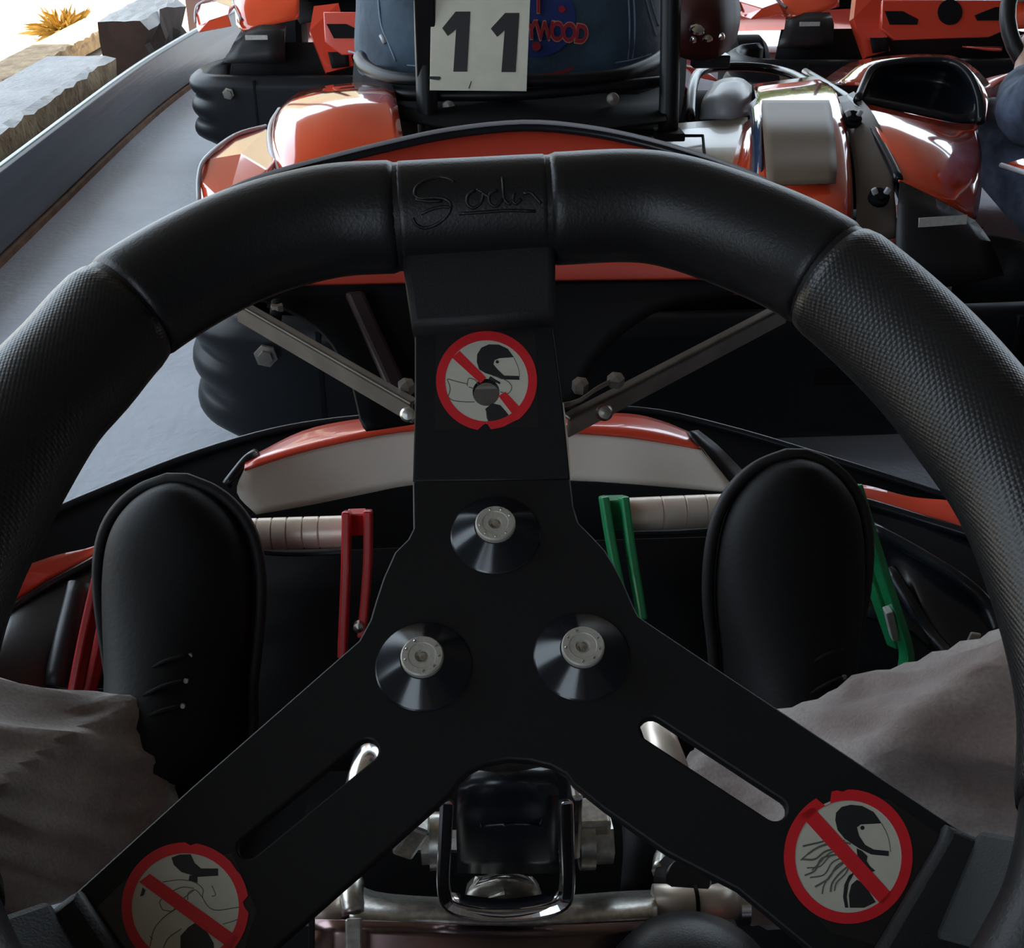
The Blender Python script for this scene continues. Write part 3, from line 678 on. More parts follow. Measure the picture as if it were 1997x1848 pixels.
def jr(z):
    z = max(JR[0][0], min(JR[-1][0]-1e-4, z))
    for a, b in zip(JR, JR[1:]):
        if a[0] <= z <= b[0]:
            t = (z-a[0])/(b[0]-a[0]); t = t*t*(3-2*t); return [a[i]+(b[i]-a[i])*t for i in range(4)]
def jback(x, z, eps=0):
    _, hw, d, cx = jr(z); a = min(.995, abs((x-cx)/hw)); fold = .004*math.sin(z*60+x*9)*math.exp(-((z-.42)/.09)**2)
    return 2.235-d*(1-a**2.6)**(1/2.6)-fold-eps
def jacket():
    vs_, fs = [], []; NZ, NA = 44, 72
    for i in range(NZ+1):
        z = JR[0][0]+(JR[-1][0]-JR[0][0])*i/NZ; _, hw, d, cx = jr(z)
        for j in range(NA):
            a = 2*math.pi*j/NA; c, s = math.cos(a), math.sin(a); ex_ = 2/2.6
            x = cx+hw*math.copysign(abs(c)**ex_, c)
            y = 2.235+d*math.copysign(abs(s)**ex_, s)
            if s < 0: y = min(y, jback(x, z)) if abs(x-cx) < hw*.99 else y
            vs_.append(V(x, y, z))
    for i in range(NZ):
        for j in range(NA): fs.append((i*NA+j, i*NA+(j+1) % NA, (i+1)*NA+(j+1) % NA, (i+1)*NA+j))
    fs.append(tuple(range(NA))[::-1])
    return vs_, fs
jv, jf = jacket(); jk = py_mesh('jacket', jv, jf, M['jacket'], drv, smooth=True)
for sx in (-1, 1):
    tube('sleeve', [V(.125+sx*.17, 2.26, .67), V(.125+sx*.22, 2.34, .62), V(.125+sx*.22, 2.46, .53), V(.125+sx*.19, 2.55, .50), V(.125+sx*.15, 2.60, .51)], [.07, .065, .055, .046, .040], M['jacket'], jk, seg=16)
def onj(u, v, eps=.002):
    p = PY(u, v, 2.04)
    for _i in range(6): p = PY(u, v, jback(p.x, p.z, eps))
    return p
for pts in (((1222, -60), (1226, 0), (1228, 60), (1224, 118)), ((1232, -60), (1236, 0), (1238, 60), (1233, 116)), ((735, -60), (738, 0), (744, 50), (760, 90), (772, 120)), ((1262, -20), (1275, 20), (1284, 50)), ((1255, -20), (1268, 30), (1280, 70)), ((680, 100), (800, 128), (1000, 132), (1200, 122), (1270, 105))):
    tube('seam', [onj(*a, .0005) for a in pts], .0016, M['stitch'], jk, seg=6)
tube('zip_end', [onj(743, 68), onj(751, 84)], .004, M['silver'], jk, seg=8, n=1)
# round logo printed on the back, letters laid on the cloth
def cloth_print(name, tri, m, eps, par):
    vs_, fs = tri; return py_mesh(name, [onj(u, v, eps) for u, v in vs_], fs, m, par)
def disc_px(cu, cv, r, nr=8, na=40, a0=0, a1=2*math.pi, r0=0):
    vs_, fs = [], []
    for i in range(nr+1):
        for j in range(na+1):
            a = a0+(a1-a0)*j/na; q = r0+(r-r0)*i/nr; vs_.append((cu+q*math.cos(a), cv+q*math.sin(a)))
    for i in range(nr):
        for j in range(na): a = i*(na+1)+j; fs.append((a, a+1, a+na+2, a+na+1))
    return vs_, fs
def text_px(s, cu, cv, h, rot=0, sx=1.0, fat=0.0):
    c = bpy.data.curves.new('t', 'FONT'); c.body = s; c.align_x = 'CENTER'; c.align_y = 'CENTER'; c.size = 1; c.offset = fat
    ob = bpy.data.objects.new('t', c); COL.objects.link(ob)
    dg = bpy.context.evaluated_depsgraph_get(); me = bpy.data.meshes.new_from_object(ob.evaluated_get(dg)); bpy.data.objects.remove(ob)
    ys = [v.co.y for v in me.vertices]; k_ = h/(max(ys)-min(ys)); my = (max(ys)+min(ys))/2
    cr, sr = math.cos(rot), math.sin(rot)
    vs_ = [(cu+(v.co.x*k_*sx*cr+(v.co.y-my)*k_*sr), cv+(v.co.x*k_*sx*sr-(v.co.y-my)*k_*cr)) for v in me.vertices]
    return vs_, [tuple(p.vertices) for p in me.polygons]
logo = cloth_print('round_logo', disc_px(1046, 36, 76), M['navy'], .0025, jk)
for ch, cu, cv, h, ro in (('Y', 1036, 58, 36, -.02), ('W', 1062, 60, 37, .0), ('O', 1087, 61, 38, .05), ('O', 1110, 63, 38, .10), ('D', 1134, 66, 37, .14), ('T', 1050, 8, 34, 0)):
    cloth_print('letter_edge', text_px(ch, cu, cv, h+4, ro, .68, .05), M['logo_edge'], .0040, logo)
    cloth_print('letter', text_px(ch, cu, cv, h, ro, .66, .03), M['logo_red'], .0055, logo)
cloth_print('logo_band', disc_px(1046, -40, 190, 2, 24, 1.15, 1.55, 184), M['logo_red'], .003, logo)
cloth_print('logo_mark', disc_px(1046, 90, 9, 2, 16), M['logo_red'], .004, logo)
cloth_print('logo_mark', disc_px(1096, 18, 8, 2, 5), M['logo_red'], .004, logo)

d2, T2 = person(V(1.19, 1.74, .22), .0, 'person in blue grey clothes driving the kart at the right edge', M['blue_cloth'], M['blue_cloth'], M['helmet'])
# ------------------------------------------------------------------ our own kart: steering wheel
OK_ = empty('go_kart', V(0.02, .3, 0), 'orange, cream and black kart in the foreground with a black steering wheel', 'kart')
O = V(.01344592, .28694083, .58844496)
wx = V(.99940817, -.0128805, .03189678); wy = V(-.00291488, .8922058, .45161966); wn = V(-.03427558, -.45144535, .89164022)
def L(x, y, h=0): return O+wx*x+wy*y+wn*h
def lp(u, v, h=0):
    p = PP(u, v, O+wn*h, wn)-O; return (p.dot(wx), p.dot(wy))
RC = [(156, .158), (147, .1585), (137, .162), (123, .161), (111, .1575), (101, .1512), (90, .1488), (80, .1512), (67, .160), (54, .161), (43, .161), (30, .158), (18, .157), (5, .159), (-12, .162), (-25, .165), (-40, .168), (-60, .167), (-90, .164), (-120, .167), (-140, .169), (-158, .167), (-172, .162), (-185, .159)]
RH = .031
RIMPTS = crom([L(r*math.cos(R(a)), r*math.sin(R(a)), RH) for a, r in RC], 10, True)
RIMANG = [math.degrees(math.atan2((p-O).dot(wy), (p-O).dot(wx))) for p in RIMPTS]
def arc_pts(a0, a1):                           # rim points between two polar angles (a0 > a1, degrees)
    out = []
    for k in range(41):
        a = a0+(a1-a0)*k/40; best = None; N = len(RIMPTS)
        for i in range(N):
            b0, b1 = RIMANG[i], RIMANG[(i+1) % N]
            d = (b0-b1) % 360
            t = ((b0-a) % 360)
            if t <= d and d < 90: best = RIMPTS[i].lerp(RIMPTS[(i+1) % N], t/d if d else 0); break
        out.append(best)
    return out
SW = empty('steering_wheel', O, None, None)
SW.parent = OK_; SW.matrix_parent_inverse = Matrix.Translation(-OK_.location)
def swlink(o):                                 # parts of the wheel hang from the wheel
    o.parent = SW; o.matrix_parent_inverse = Matrix.Translation(-O); return o
tube('rim', RIMPTS, .0190, M['rubber'], SW, seg=28, n=1, closed=True)
def sleeve(name, a0, a1, r, m, lip=.0018, **k):
    pts = arc_pts(a0, a1); n = len(pts)
    rr = [r]*n; rr[0] = r-.004; rr[-1] = r-.004
    pts.insert(1, pts[0].lerp(pts[1], .12)); rr.insert(1, r-.0008); pts.insert(-1, pts[-1].lerp(pts[-2], .12)); rr.insert(-1, r-.0008)
    return tube(name, pts, rr, m, SW, seg=32, n=1, **k)
sleeve('side_grip', 42.8, -28, .0207, M['grip']); sleeve('side_grip', 212, 138.0, .0207, M['grip'])
top_l = sleeve('upper_grip', 137.4, 101.2, .0198, M['rubber']); sleeve('upper_grip', 80.6, 43.4, .0198, M['rubber'])
tc_ = sleeve('top_cover', 101.0, 80.8, .0193, M['rubber'])
# raised script on the top cover
from mathutils.bvhtree import BVHTree
def bvh_of(o):
    me = o.data; return BVHTree.FromPolygons([v.co.copy() for v in me.vertices], [tuple(p.vertices) for p in me.polygons])
bt = bvh_of(tc_)
def hit(u, v, b):
    h = b.ray_cast(CAM, ray(u, v), 5); return h[0] if h[0] else None
Z6 = lambda a, b: (700+a/3.08, 300+b/3.08)
for st_ in (((572, 170), (540, 148), (480, 138), (400, 160), (345, 200), (335, 245), (370, 266), (450, 262), (520, 272), (552, 310), (530, 370), (470, 420), (400, 445), (345, 425), (322, 385)),
            ((372, 362), (430, 335), (500, 318), (560, 322)), ((340, 275), (420, 285), (500, 282)),
            ((700, 215), (655, 250), (650, 300), (690, 325), (735, 290), (745, 235), (705, 215)), ((745, 240), (790, 262)),
            ((830, 215), (785, 245), (785, 295), (825, 315), (865, 270)), ((862, 140), (868, 210), (872, 270), (900, 300), (925, 275)),
            ((935, 235), (925, 280), (945, 300), (975, 270)), ((990, 240), (1030, 232), (1060, 262), (1095, 300)), ((600, 360), (720, 352), (900, 340), (1060, 345))):
    pts = [hit(*Z6(*a), bt) for a in st_]; pts = [p for p in pts if p]
    if len(pts) > 1: tube('raised_script', pts, .0006, M['rubber'], tc_, seg=8, n=3)
# spoke plate, flat part
left = [(805, 938), (806, 1030), (796, 1050), (770, 1076), (748, 1125), (733, 1170), (722, 1208), (700, 1248), (660, 1283), (378, 1530), (151, 1736), (-60, 1926)]
lowl = [(300, 2056), (545, 1840), (700, 1704), (878, 1547)]
arch = [(884, 1538), (893, 1524), (915, 1503), (945, 1488), (990, 1479), (1035, 1482), (1075, 1492), (1105, 1509), (1118, 1528)]
lowr = [(1178, 1576), (1300, 1661), (1439, 1733), (1579, 1848), (1860, 2075)]
right = [(2080, 1755), (1850, 1602), (1700, 1503), (1560, 1410), (1400, 1304), (1262, 1212), (1245, 1200), (1235, 1180), (1218, 1140), (1200, 1105), (1180, 1072), (1155, 1045), (1128, 1018), (1118, 985), (1112, 933)]
def slot(u0, v0, u1, v1, w_):
    a = math.atan2(v1-v0, u1-u0); o_ = []
    for k in range(9): t = a+math.pi/2+math.pi*k/8; o_.append((u0+w_*math.cos(t), v0+w_*math.sin(t)))
    for k in range(9): t = a-math.pi/2+math.pi*k/8; o_.append((u1+w_*math.cos(t), v1+w_*math.sin(t)))
    return o_
sl1 = slot(716, 1462, 484, 1652, 22); sl2 = slot(1271, 1420, 1512, 1577, 23)
F0 = lambda pts, h=0: [lp(a, b, h) for a, b in pts]
plt = plate('spoke_plate', F0(left+lowl+arch+lowr+right), [F0(sl1), F0(sl2)], O, wx, wy, .004, M['plate'], SW, h0=-.004)
# upper arm, bent up to the rim
A0 = L(*lp(805, 935)); B0 = L(*lp(1112, 931)); ax_ = (B0-A0).normalized(); ba = R(17)
ayd = (wn.cross(ax_)).normalized(); ay = ayd*math.cos(ba)+wn*math.sin(ba); an = ax_.cross(ay)
def la(u, v, h=0):
    p = PP(u, v, A0+an*h, an)-A0; return (p.dot(ax_), p.dot(ay))
def FA(pts, h=0): return [la(a, b, h) for a, b in pts]
hole = [(948+26*math.cos(k*math.pi/10), 765+26*math.sin(k*math.pi/10)) for k in range(20)]
plate('upper_spoke', FA([(805, 939), (809, 780), (809, 640), (788, 520), (1083, 505), (1078, 640), (1098, 790), (1112, 935)]), [FA(hole)], A0, ax_, ay, .004, M['plate'], SW, h0=-.004)
cv_ = plate('spoke_cover', FA([(780, 480), (1083, 464), (1083, 622), (803, 641)], .006), [], A0, ax_, ay, .016, M['cover'], SW, bv=.0025, h0=-.008)
for lbl, pts in (('l', [(136, 1742), (154, 1733), (232, 1850), (330, 1990), (120, 2140), (-140, 1960)]), ('r', [(1846, 1604), (1838, 1629), (1708, 1850), (1640, 1965), (1850, 2110), (2190, 1860), (2080, 1700)])):
    plate('spoke_cover', [lp(a, b, .005) for a, b in pts], [], O, wx, wy, .014, M['cover'], SW, bv=.0025, h0=-.008)
for sx, a0 in ((-1, 218), (1, -36)):
    c_, s_ = math.cos(R(a0)), math.sin(R(a0))
    strap('spoke_end', [L(c_*.146, s_*.146, .002), L(c_*.154, s_*.154, .010), L(c_*.165, s_*.165, .022)], .034, .010, L(-s_, c_)-O, M['cover'], SW)
# bolts with their conical washers
for u, v in ((966, 1018), (823, 1277), (1137, 1258)):
    c = L(*lp(u, v, .0075)); wsh = lathe('cone_washer', [(.0146, .0002), (.0142, .0006), (.0068, .0054), (0, .0054)], c, wn, M['washer'], SW, 64, 12)
    bo = lathe('bolt', [(.0064, .0053), (.0064, .0070), (.0060, .0075), (.0042, .0075), (.0040, .0073), (.0022, .0072), (.0018, .0062), (0, .0060)], c, wn, M['bolt_face'], SW, 32)
    lathe('socket', [(.0016, .0060), (.0011, .0070), (0, .0072)], c, wn, M['chrome'], bo, 6)
    bm = bmesh.new()
    for k in range(9):
        if k in (2, 6): continue
        a = k*2*math.pi/9+u; cc = c+wn*.0075+(wx*math.cos(a)+wy*math.sin(a))*.0051
        bmesh.ops.create_icosphere(bm, subdivisions=1, radius=.0005, matrix=Matrix.Translation(cc))
    bm_obj('head_marks', bm, M['chrome'], bo)
# ------------------------------------------------------------------ warning stickers
def circ(cu, cv, ru, rv, n=56, a0=0, a1=2*math.pi): return [(cu+ru*math.cos(a0+(a1-a0)*k/n), cv+rv*math.sin(a0+(a1-a0)*k/n)) for k in range(n)]
def stroke(pts, w_, n=5):                      # thin line as a polygon
    p = [(q.x, q.y) for q in crom([V(a, b, 0) for a, b in pts], n)]; lf, rg = [], []
    for i in range(len(p)):
        a, b = p[max(i-1, 0)], p[min(i+1, len(p)-1)]; dx, dy = b[0]-a[0], b[1]-a[1]; l = math.hypot(dx, dy) or 1
        nx, ny = -dy/l*w_/2, dx/l*w_/2; lf.append((p[i][0]+nx, p[i][1]+ny)); rg.append((p[i][0]-nx, p[i][1]-ny))
    return lf+rg[::-1]
def ring_notched(cu, cv, ro, so, ri, si, notches, seed, n=72):
    rnd = random.Random(seed); out = []
    for k in range(n):
        a = 2*math.pi*k/n; f = 1
        for (c, w_, d) in notches:
            if abs((a-c+math.pi) % (2*math.pi)-math.pi) < w_: f = 1-d*rnd.uniform(.6, 1.1)
        out.append((cu+ro*f*math.cos(a), cv+so*f*math.sin(a)))
    return [out, circ(cu, cv, ri, si)]
SM = [M['film'], M['print_red'], M['print_cream'], M['print_black'], M['print_line']]
def sticker(name, items, conv, fr, label):
    it = [(i, h, [[conv(*q) for q in lo] for lo in loops]) for i, h, loops in items]
    return layers(name, it, fr, SM, SW, label=label)
H1, H2, H3, H4 = .00012, .0002, .00028, .00036
z6 = lambda P_: [Z6(*p) for p in P_]
hol = circ(948, 765, 26.5, 26.5, 30)
bar_a = z6([(560, 1225), (605, 1185), (765, 1345), (730, 1380)]); bar_b = z6([(838, 1455), (880, 1430), (965, 1520), (925, 1568)])
itA = [(0, .00006, [[(850, 650), (1043, 643), (1050, 832), (848, 838)], hol]),
       (2, H1, [circ(949, 742, 86, 84), hol]),
       (1, H3, ring_notched(949, 743, 98.5, 97, 81, 79, [(1.58, .09, .16), (1.2, .3, .03)], 1)), (1, H3, [bar_a]), (1, H3, [bar_b]),
       (3, H2, [z6([(708, 1250), (710, 1205), (735, 1165), (780, 1145), (840, 1146), (895, 1172), (930, 1222), (845, 1228), (815, 1240), (808, 1265), (838, 1300), (872, 1332), (962, 1335), (965, 1358), (860, 1355), (800, 1330), (760, 1318), (722, 1295)])]),
       (3, H2+.0001, [[(970+3.5*math.cos(k), 706+3.5*math.sin(k)) for k in range(6)]]),
       (4, H2, [stroke([Z6(930, 1222), Z6(958, 1290), Z6(965, 1340)], 1.2)]),
       (3, H2, [z6([(762, 1530), (800, 1498), (850, 1510), (885, 1550), (908, 1580), (870, 1598), (790, 1618), (768, 1590)])]),
       (3, H2, [z6([(790, 1335), (815, 1352), (850, 1372), (846, 1384), (805, 1366), (778, 1352)])])]
for s_ in ([(530, 1352), (548, 1410), (535, 1462)], [(535, 1462), (570, 1482), (640, 1490), (695, 1490)], [(535, 1352), (590, 1368), (650, 1382)], [(650, 1395), (660, 1350), (700, 1360), (716, 1388)],
           [(800, 1330), (850, 1345), (900, 1372), (918, 1405), (895, 1440), (850, 1430)], [(660, 1400), (690, 1410)], [(760, 1530), (775, 1580), (775, 1615)]):
    itA.append((4, H2, [stroke(z6(s_), 1.8)]))
sticker('warning_sticker', itA, la, (A0, ax_, ay), 'round red and cream sticker with a helmet and crossed out scarf, hole in the middle')
z5 = lambda P_: [(1200+a/2.506, 1350+b/2.506) for a, b in P_]
z5c = lambda a, b: (1200+a/2.506, 1350+b/2.506)
cu, cv = z5c(1137, 803)
itB = [(0, .00006, [z5([(930, 560), (1330, 520), (1590, 700), (1270, 1235), (1050, 1170), (820, 900)])]),
       (2, H1, [circ(cu, cv, 109, 114)]), (1, H3, ring_notched(cu, cv, 125.5, 131, 104, 109.5, [(4.30, .08, .16), (4.62, .04, .05)], 2)),
       (1, H3, [z5([(903, 600), (965, 560), (1350, 985), (1300, 1040)])]),
       (3, H2, [z5([(1074, 625), (1078, 588), (1105, 560), (1150, 549), (1205, 555), (1262, 585), (1300, 640), (1200, 645), (1180, 660), (1190, 700), (1220, 745), (1262, 768), (1335, 775), (1335, 800), (1250, 792), (1190, 762), (1120, 715), (1085, 672)])]),
       (3, H2, [circ(*z5c(1207, 662), 4.2, 4.2, 10)]),
       (4, H2, [stroke(z5([(1300, 640), (1330, 700), (1345, 780)]), 1.2)]),
       (3, H2, [z5([(1178, 762), (1205, 775), (1232, 800), (1228, 825), (1245, 850), (1270, 872), (1240, 882), (1185, 830)])]),
       (3, H2, [z5([(1122, 1052), (1112, 1000), (1118, 940), (1140, 895), (1172, 875), (1140, 930), (1130, 1000), (1138, 1052)])]),
       (3, H2, [z5([(1145, 1052), (1140, 990), (1152, 940), (1180, 915), (1215, 935), (1250, 990), (1272, 1025), (1215, 1052)])])]
for k, s_ in enumerate(([(1150, 740), (1060, 722), (990, 735), (915, 752)], [(1120, 745), (1030, 745), (960, 775), (905, 820)], [(1120, 760), (1030, 775), (975, 815), (910, 815)], [(1130, 780), (1050, 800), (1000, 850), (935, 858)],
                        [(1100, 790), (1010, 810), (975, 870), (925, 895)], [(1130, 800), (1060, 830), (1020, 890), (950, 905)], [(1140, 815), (1080, 850), (1040, 910), (975, 950)], [(1120, 830), (1060, 880), (1020, 940), (1010, 985)],
                        [(1150, 840), (1100, 880), (1060, 930), (1050, 975)], [(1140, 855), (1120, 890), (1080, 930), (1070, 970)], [(1120, 725), (1050, 735), (985, 760), (940, 790)], [(1090, 770), (1040, 790), (990, 840), (960, 870)])):
    itB.append((4, H2+k*.000004, [stroke(z5(s_), 2.6 if k % 2 else 3.6)]))
sticker('warning_sticker', itB, lp, (O, wx, wy), 'round red and cream sticker with a helmet and crossed out loose hair')
z3 = lambda P_: [(a/2.853, 1250+b/2.853) for a, b in P_]
z3c = lambda a, b: (a/2.853, 1250+b/2.853)
cu, cv = z3c(1032, 1480)
itC = [(0, .00006, [z3([(540, 1480), (760, 1270), (1290, 1180), (1430, 1500), (1300, 1900), (900, 2000)])]),
       (2, H1, [circ(cu, cv, 110, 111)]), (1, H3, ring_notched(cu, cv, 124, 126, 104.5, 105, [(4.80, .05, .05), (6.24, .06, .10), (5.6, .1, .015)], 3)),
       (1, H3, [z3([(775, 1340), (835, 1295), (1330, 1650), (1285, 1715)])]),
       (3, H2, [z3([(955, 1205), (1000, 1188), (1062, 1186), (1085, 1235), (1120, 1265), (1215, 1265), (1215, 1305), (1100, 1312), (1010, 1285), (968, 1245)])]),
       (3, H2, [z3([(1056, 1303), (1100, 1305), (1100, 1345), (1050, 1330)])]), (3, H2, [z3([(795, 1370), (812, 1385), (800, 1415), (780, 1420)])]),
       (3, H2, [z3([(1005, 1760), (1005, 1640), (1050, 1590), (1090, 1565), (1150, 1610), (1190, 1680), (1195, 1790), (1010, 1800)])])]
for s_ in ([(905, 1340), (1000, 1328), (1080, 1340), (1130, 1380), (1130, 1430), (1190, 1495), (1330, 1480)], [(905, 1495), (890, 1450), (930, 1410), (1010, 1370), (1080, 1375)], [(905, 1495), (960, 1500), (1000, 1450), (1080, 1385)],
           [(1045, 1440), (1050, 1400), (1090, 1385), (1130, 1430)], [(835, 1700), (860, 1600), (920, 1530), (980, 1490)], [(1330, 1480), (1335, 1540), (1240, 1575)], [(910, 1706), (940, 1650), (1010, 1600)], [(835, 1640), (850, 1660)], [(1180, 1360), (1200, 1410), (1180, 1420)]):
    itC.append((4, H2, [stroke(z3(s_), 1.8)]))
sticker('warning_sticker', itC, lp, (O, wx, wy), 'round red and cream sticker with a helmet and crossed out long scarf, worn at its edge')

# ------------------------------------------------------------------ our kart: column, yoke, cross member
def D(t, x=0, y=0): return O-wn*t+wx*x+wy*y
tube('steering_column', [D(.006), D(.10)], .011, M['strut'], OK_, n=1)
lathe('hub_boss', [(.038, .0042), (.040, .010), (.040, .016), (.016, .020), (.016, .05), (0, .05)], O, -wn, M['zinc'], OK_, 40)
# yoke (U strap) round a black block
Yk = .388
U = [PY(*a, Yk) for a in ((872, 1560), (868, 1640), (865, 1725), (878, 1762), (925, 1776), (985, 1779), (1050, 1774), (1095, 1758), (1106, 1725), (1104, 1640), (1102, 1560))]
Yd = PY(985, 1700, Yk)-CAM
yk = ribbon
strap('column_yoke', U, .020, .0062, V(0, .75, -.66), M['chrome'], OK_)
blk = patch('column_block', [[PY(*a) for a in r] for r in (((892, 1702, .425), (985, 1704, .42), (1088, 1702, .425)), ((890, 1600, .41), (985, 1604, .405), (1090, 1600, .41)), ((898, 1520, .41), (985, 1512, .405), (1086, 1515, .41)), ((930, 1480, .43), (985, 1474, .43), (1060, 1478, .43)))], M['gloss_black'], OK_, th=.03)
patch('yoke_lug', [[PY(*a) for a in r] for r in (((905, 1752, .425), (985, 1756, .422), (1060, 1752, .425)), ((930, 1722, .425), (985, 1712, .42), (1040, 1722, .425)), ((948, 1706, .435), (985, 1700, .435), (1022, 1706, .435)))], M['zinc'], OK_, th=.01)
tube('yoke_bolt', [PY(775, 1640, .445), PY(1185, 1640, .445)], .006, M['zinc'], OK_, n=1, seg=6, smooth=False)
for u, r, l in ((838, .0150, .007), (822, .012, .006), (1128, .0150, .008), (1150, .012, .012)):
    c = PY(u, 1640, .445); lathe('nut', [(r, 0), (r, l), (0, l)], c, V(1, 0, 0), M['zinc'], OK_, 6 if r < .014 else 28)
boxo('bolt_plate', PY(802, 1618, .44), (.012, .02, .022), M['zinc'], OK_, rot=Quaternion((0, 1, 0), .5))
boxo('bolt_plate', PY(1120, 1590, .44), (.006, .02, .045), M['chrome'], OK_)
boxo('bolt_plate', PY(1155, 1592, .45), (.018, .02, .010), M['zinc'], OK_)
# steel cross plate and the small tank between the legs
patch('cross_plate', [[PY(*a) for a in r] for r in (
    ((682, 1792, .40), (780, 1798, .40), (985, 1806, .40), (1200, 1796, .40), (1282, 1792, .40)),
    ((682, 1760, .41), (780, 1768, .41), (985, 1775, .41), (1200, 1765, .41), (1282, 1758, .41)),
    ((690, 1720, .43), (760, 1742, .43), (985, 1752, .43), (1200, 1738, .43), (1282, 1734, .43)))], M['zinc'], OK_, th=.004, nv=2)
tube('plate_horn', [PY(690, 1785, .405), PY(686, 1745, .415), PY(696, 1716, .425)], [.006, .006, .004], M['zinc'], OK_, seg=10)
patch('tank_front', [[PY(*a) for a in r] for r in (
    ((560, 1990, .36), (800, 2000, .36), (1000, 2000, .36), (1290, 1990, .36)),
    ((604, 1850, .385), (800, 1862, .38), (1000, 1866, .38), (1290, 1850, .385)),
    ((600, 1792, .395), (800, 1798, .39), (1000, 1806, .39), (1290, 1795, .395)))], mat('steel_tank_reflections', (.36, .25, .25), .22, metal=1, var=.45, vscale=14, stretch=(1, 1, .3)), OK_, n=3, nv=2)  # brown-pink reflections put into the steel's colour
for u in (608,): patch('yoke_face', [[PY(*a) for a in r] for r in (((880, 1768, .382), (985, 1783, .380), (1098, 1764, .382)), ((872, 1738, .392), (985, 1752, .390), (1106, 1734, .392)))], M['chrome'], OK_, n=4, nv=2, th=.003)
strap('tank_seam', [PY(u, 1790, .388), PY(u, 1990, .352)], .003, .002, V(1, 0, 0), M['matte_black'], OK_, n=1)
strap('tank_rib', [PY(690, 1790, .386), PY(692, 2000, .35)], .008, .004, V(1, 0, 0), M['zinc'], OK_, n=1)
tube('cross_tube', [PY(560, 1772, .415), PY(700, 1776, .415)], .008, M['alu'], OK_, n=1)
tube('cross_tube', [PY(1275, 1758, .415), PY(1440, 1756, .415)], .009, M['alu'], OK_, n=1, seg=20)
lathe('tube_clamp', [(.0098, 0), (.0098, .002), (0, .002)], PY(1351, 1757, .415), V(1, 0, 0), M['matte_black'], OK_, 20)
lathe('tube_end', [(.010, 0), (.0125, .001), (.0125, .006), (0, .007)], PY(1432, 1757, .415), V(1, 0, 0), M['chrome'], OK_, 20)
lathe('rubber_disc', [(.016, 0), (.018, .003), (.018, .008), (.012, .011), (.011, .013), (0, .013)], PY(1340, 1712, .425)-V(0, 0, .008), V(0, -.3, 1), M['gloss_black'], OK_, 32)
lathe('round_knob', [(.043, -.06), (.044, -.02), (.040, -.006), (.028, .006), (.012, .012), (0, .013)], PY(1360, 1925, .345), V(0, -.25, 1), M['rubber'], OK_, 40)
tube('bowl_hoop', [PY(1285, 1700, .43), PY(1295, 1662, .45), PY(1345, 1655, .46), PY(1385, 1670, .45)], .004, M['zinc'], OK_, seg=8)
tube('left_rod', [PY(733, 1440, .52), PY(700, 1560, .47)], .010, M['chrome'], OK_, n=1)
tube('right_rod', [PY(1268, 1385, .52), PY(1312, 1500, .47)], .009, M['alu'], OK_, n=1)
tube('wiring_loom', [PY(1240, 1560, .5), PY(1250, 1650, .46), PY(1245, 1740, .44)], .010, M['matte_black'], OK_, seg=10)
patch('lower_shroud', [[PY(*a) for a in r] for r in (((560, 1740, .53), (985, 1745, .53), (1500, 1740, .53)), ((600, 1560, .58), (985, 1560, .58), (1400, 1560, .58)))], M['matte_black'], OK_, n=2, nv=2)
# ------------------------------------------------------------------ our kart: front panel, struts, nose, floor
top = [(385, 420, .735), (440, 385, .745), (520, 352, .757), (640, 318, .772), (760, 288, .785), (880, 263, .795), (1020, 249, .80), (1140, 258, .797), (1260, 282, .788), (1380, 318, .774), (1470, 352, .762), (1525, 385, .752)]
bot = [(430, 560, .70), (480, 556, .705), (560, 552, .712), (660, 551, .72), (770, 549, .728), (880, 547, .733), (1020, 545, .735), (1130, 543, .733), (1240, 542, .728), (1340, 540, .72), (1410, 540, .714), (1450, 541, .71)]
T_ = [PY(*a) for a in top]; B_ = [PY(*a) for a in bot]
mid = [(t*.5+b*.5)+V(0, .006, 0) for t, b in zip(T_, B_)]
fp = patch('front_panel', [B_, mid, T_], M['orange_dull'], OK_, n=3, nv=3, th=.004)
tube('panel_edge', T_+[PY(1530, 398, .745), PY(1524, 405, .74)], .0028, M['gloss_black'], OK_, seg=10)
tube('panel_piping', [p+V(0, -.001, .0042) for p in T_]+[PY(1536, 398, .745)], .0014, M['silver'], OK_, seg=8)
scf = patch('scuff', [[PP(u, v, PY(1065, 290, .786), V(0, -1, .25).normalized()) for u in (1025, 1050, 1080, 1102)] for v in (298, 290, 283)], mat('scuff_mark', (.20, .03, .02), .6), fp, n=2, nv=2, th=0)
bpy.data.objects.remove(scf)
# black lower half of the panel, tapering down to the column
la_ = [(452, 572), (529, 587), (595, 620), (635, 653), (662, 692), (690, 755), (704, 815), (716, 832)]
ra_ = [(1468, 560), (1380, 572), (1302, 590), (1244, 622), (1199, 658), (1163, 698), (1140, 739), (1128, 790)]
rows = []
tb = [PY(u, v-3, y+.003) for u, v, y in ((430, 563, .70), (600, 555, .716), (770, 552, .73), (940, 549, .737), (1130, 546, .735), (1300, 544, .725), (1455, 544, .712))]
rows.append(tb)
for (a, b), yy in zip(list(zip(la_, ra_)), (.712, .712, .706, .700, .694, .686, .678, .672)):
    rows.append([PY(a[0]+(b[0]-a[0])*t, a[1]+(b[1]-a[1])*t+0*math.sin(math.pi*t), yy+.020*math.sin(math.pi*t)) for t in (0, .17, .33, .5, .67, .83, 1)])
patch('panel_back', rows, M['matte_black'], OK_, n=3, nv=2)
strap('panel_reflection', [PY(690, 570, .715), PY(730, 660, .70), PY(775, 760, .675)], .012, .010, V(1, .2, 0), mat('maroon_reflection', (.016, .003, .006), .6), OK_)  # faint maroon reflection in the panel, built as a coloured strip
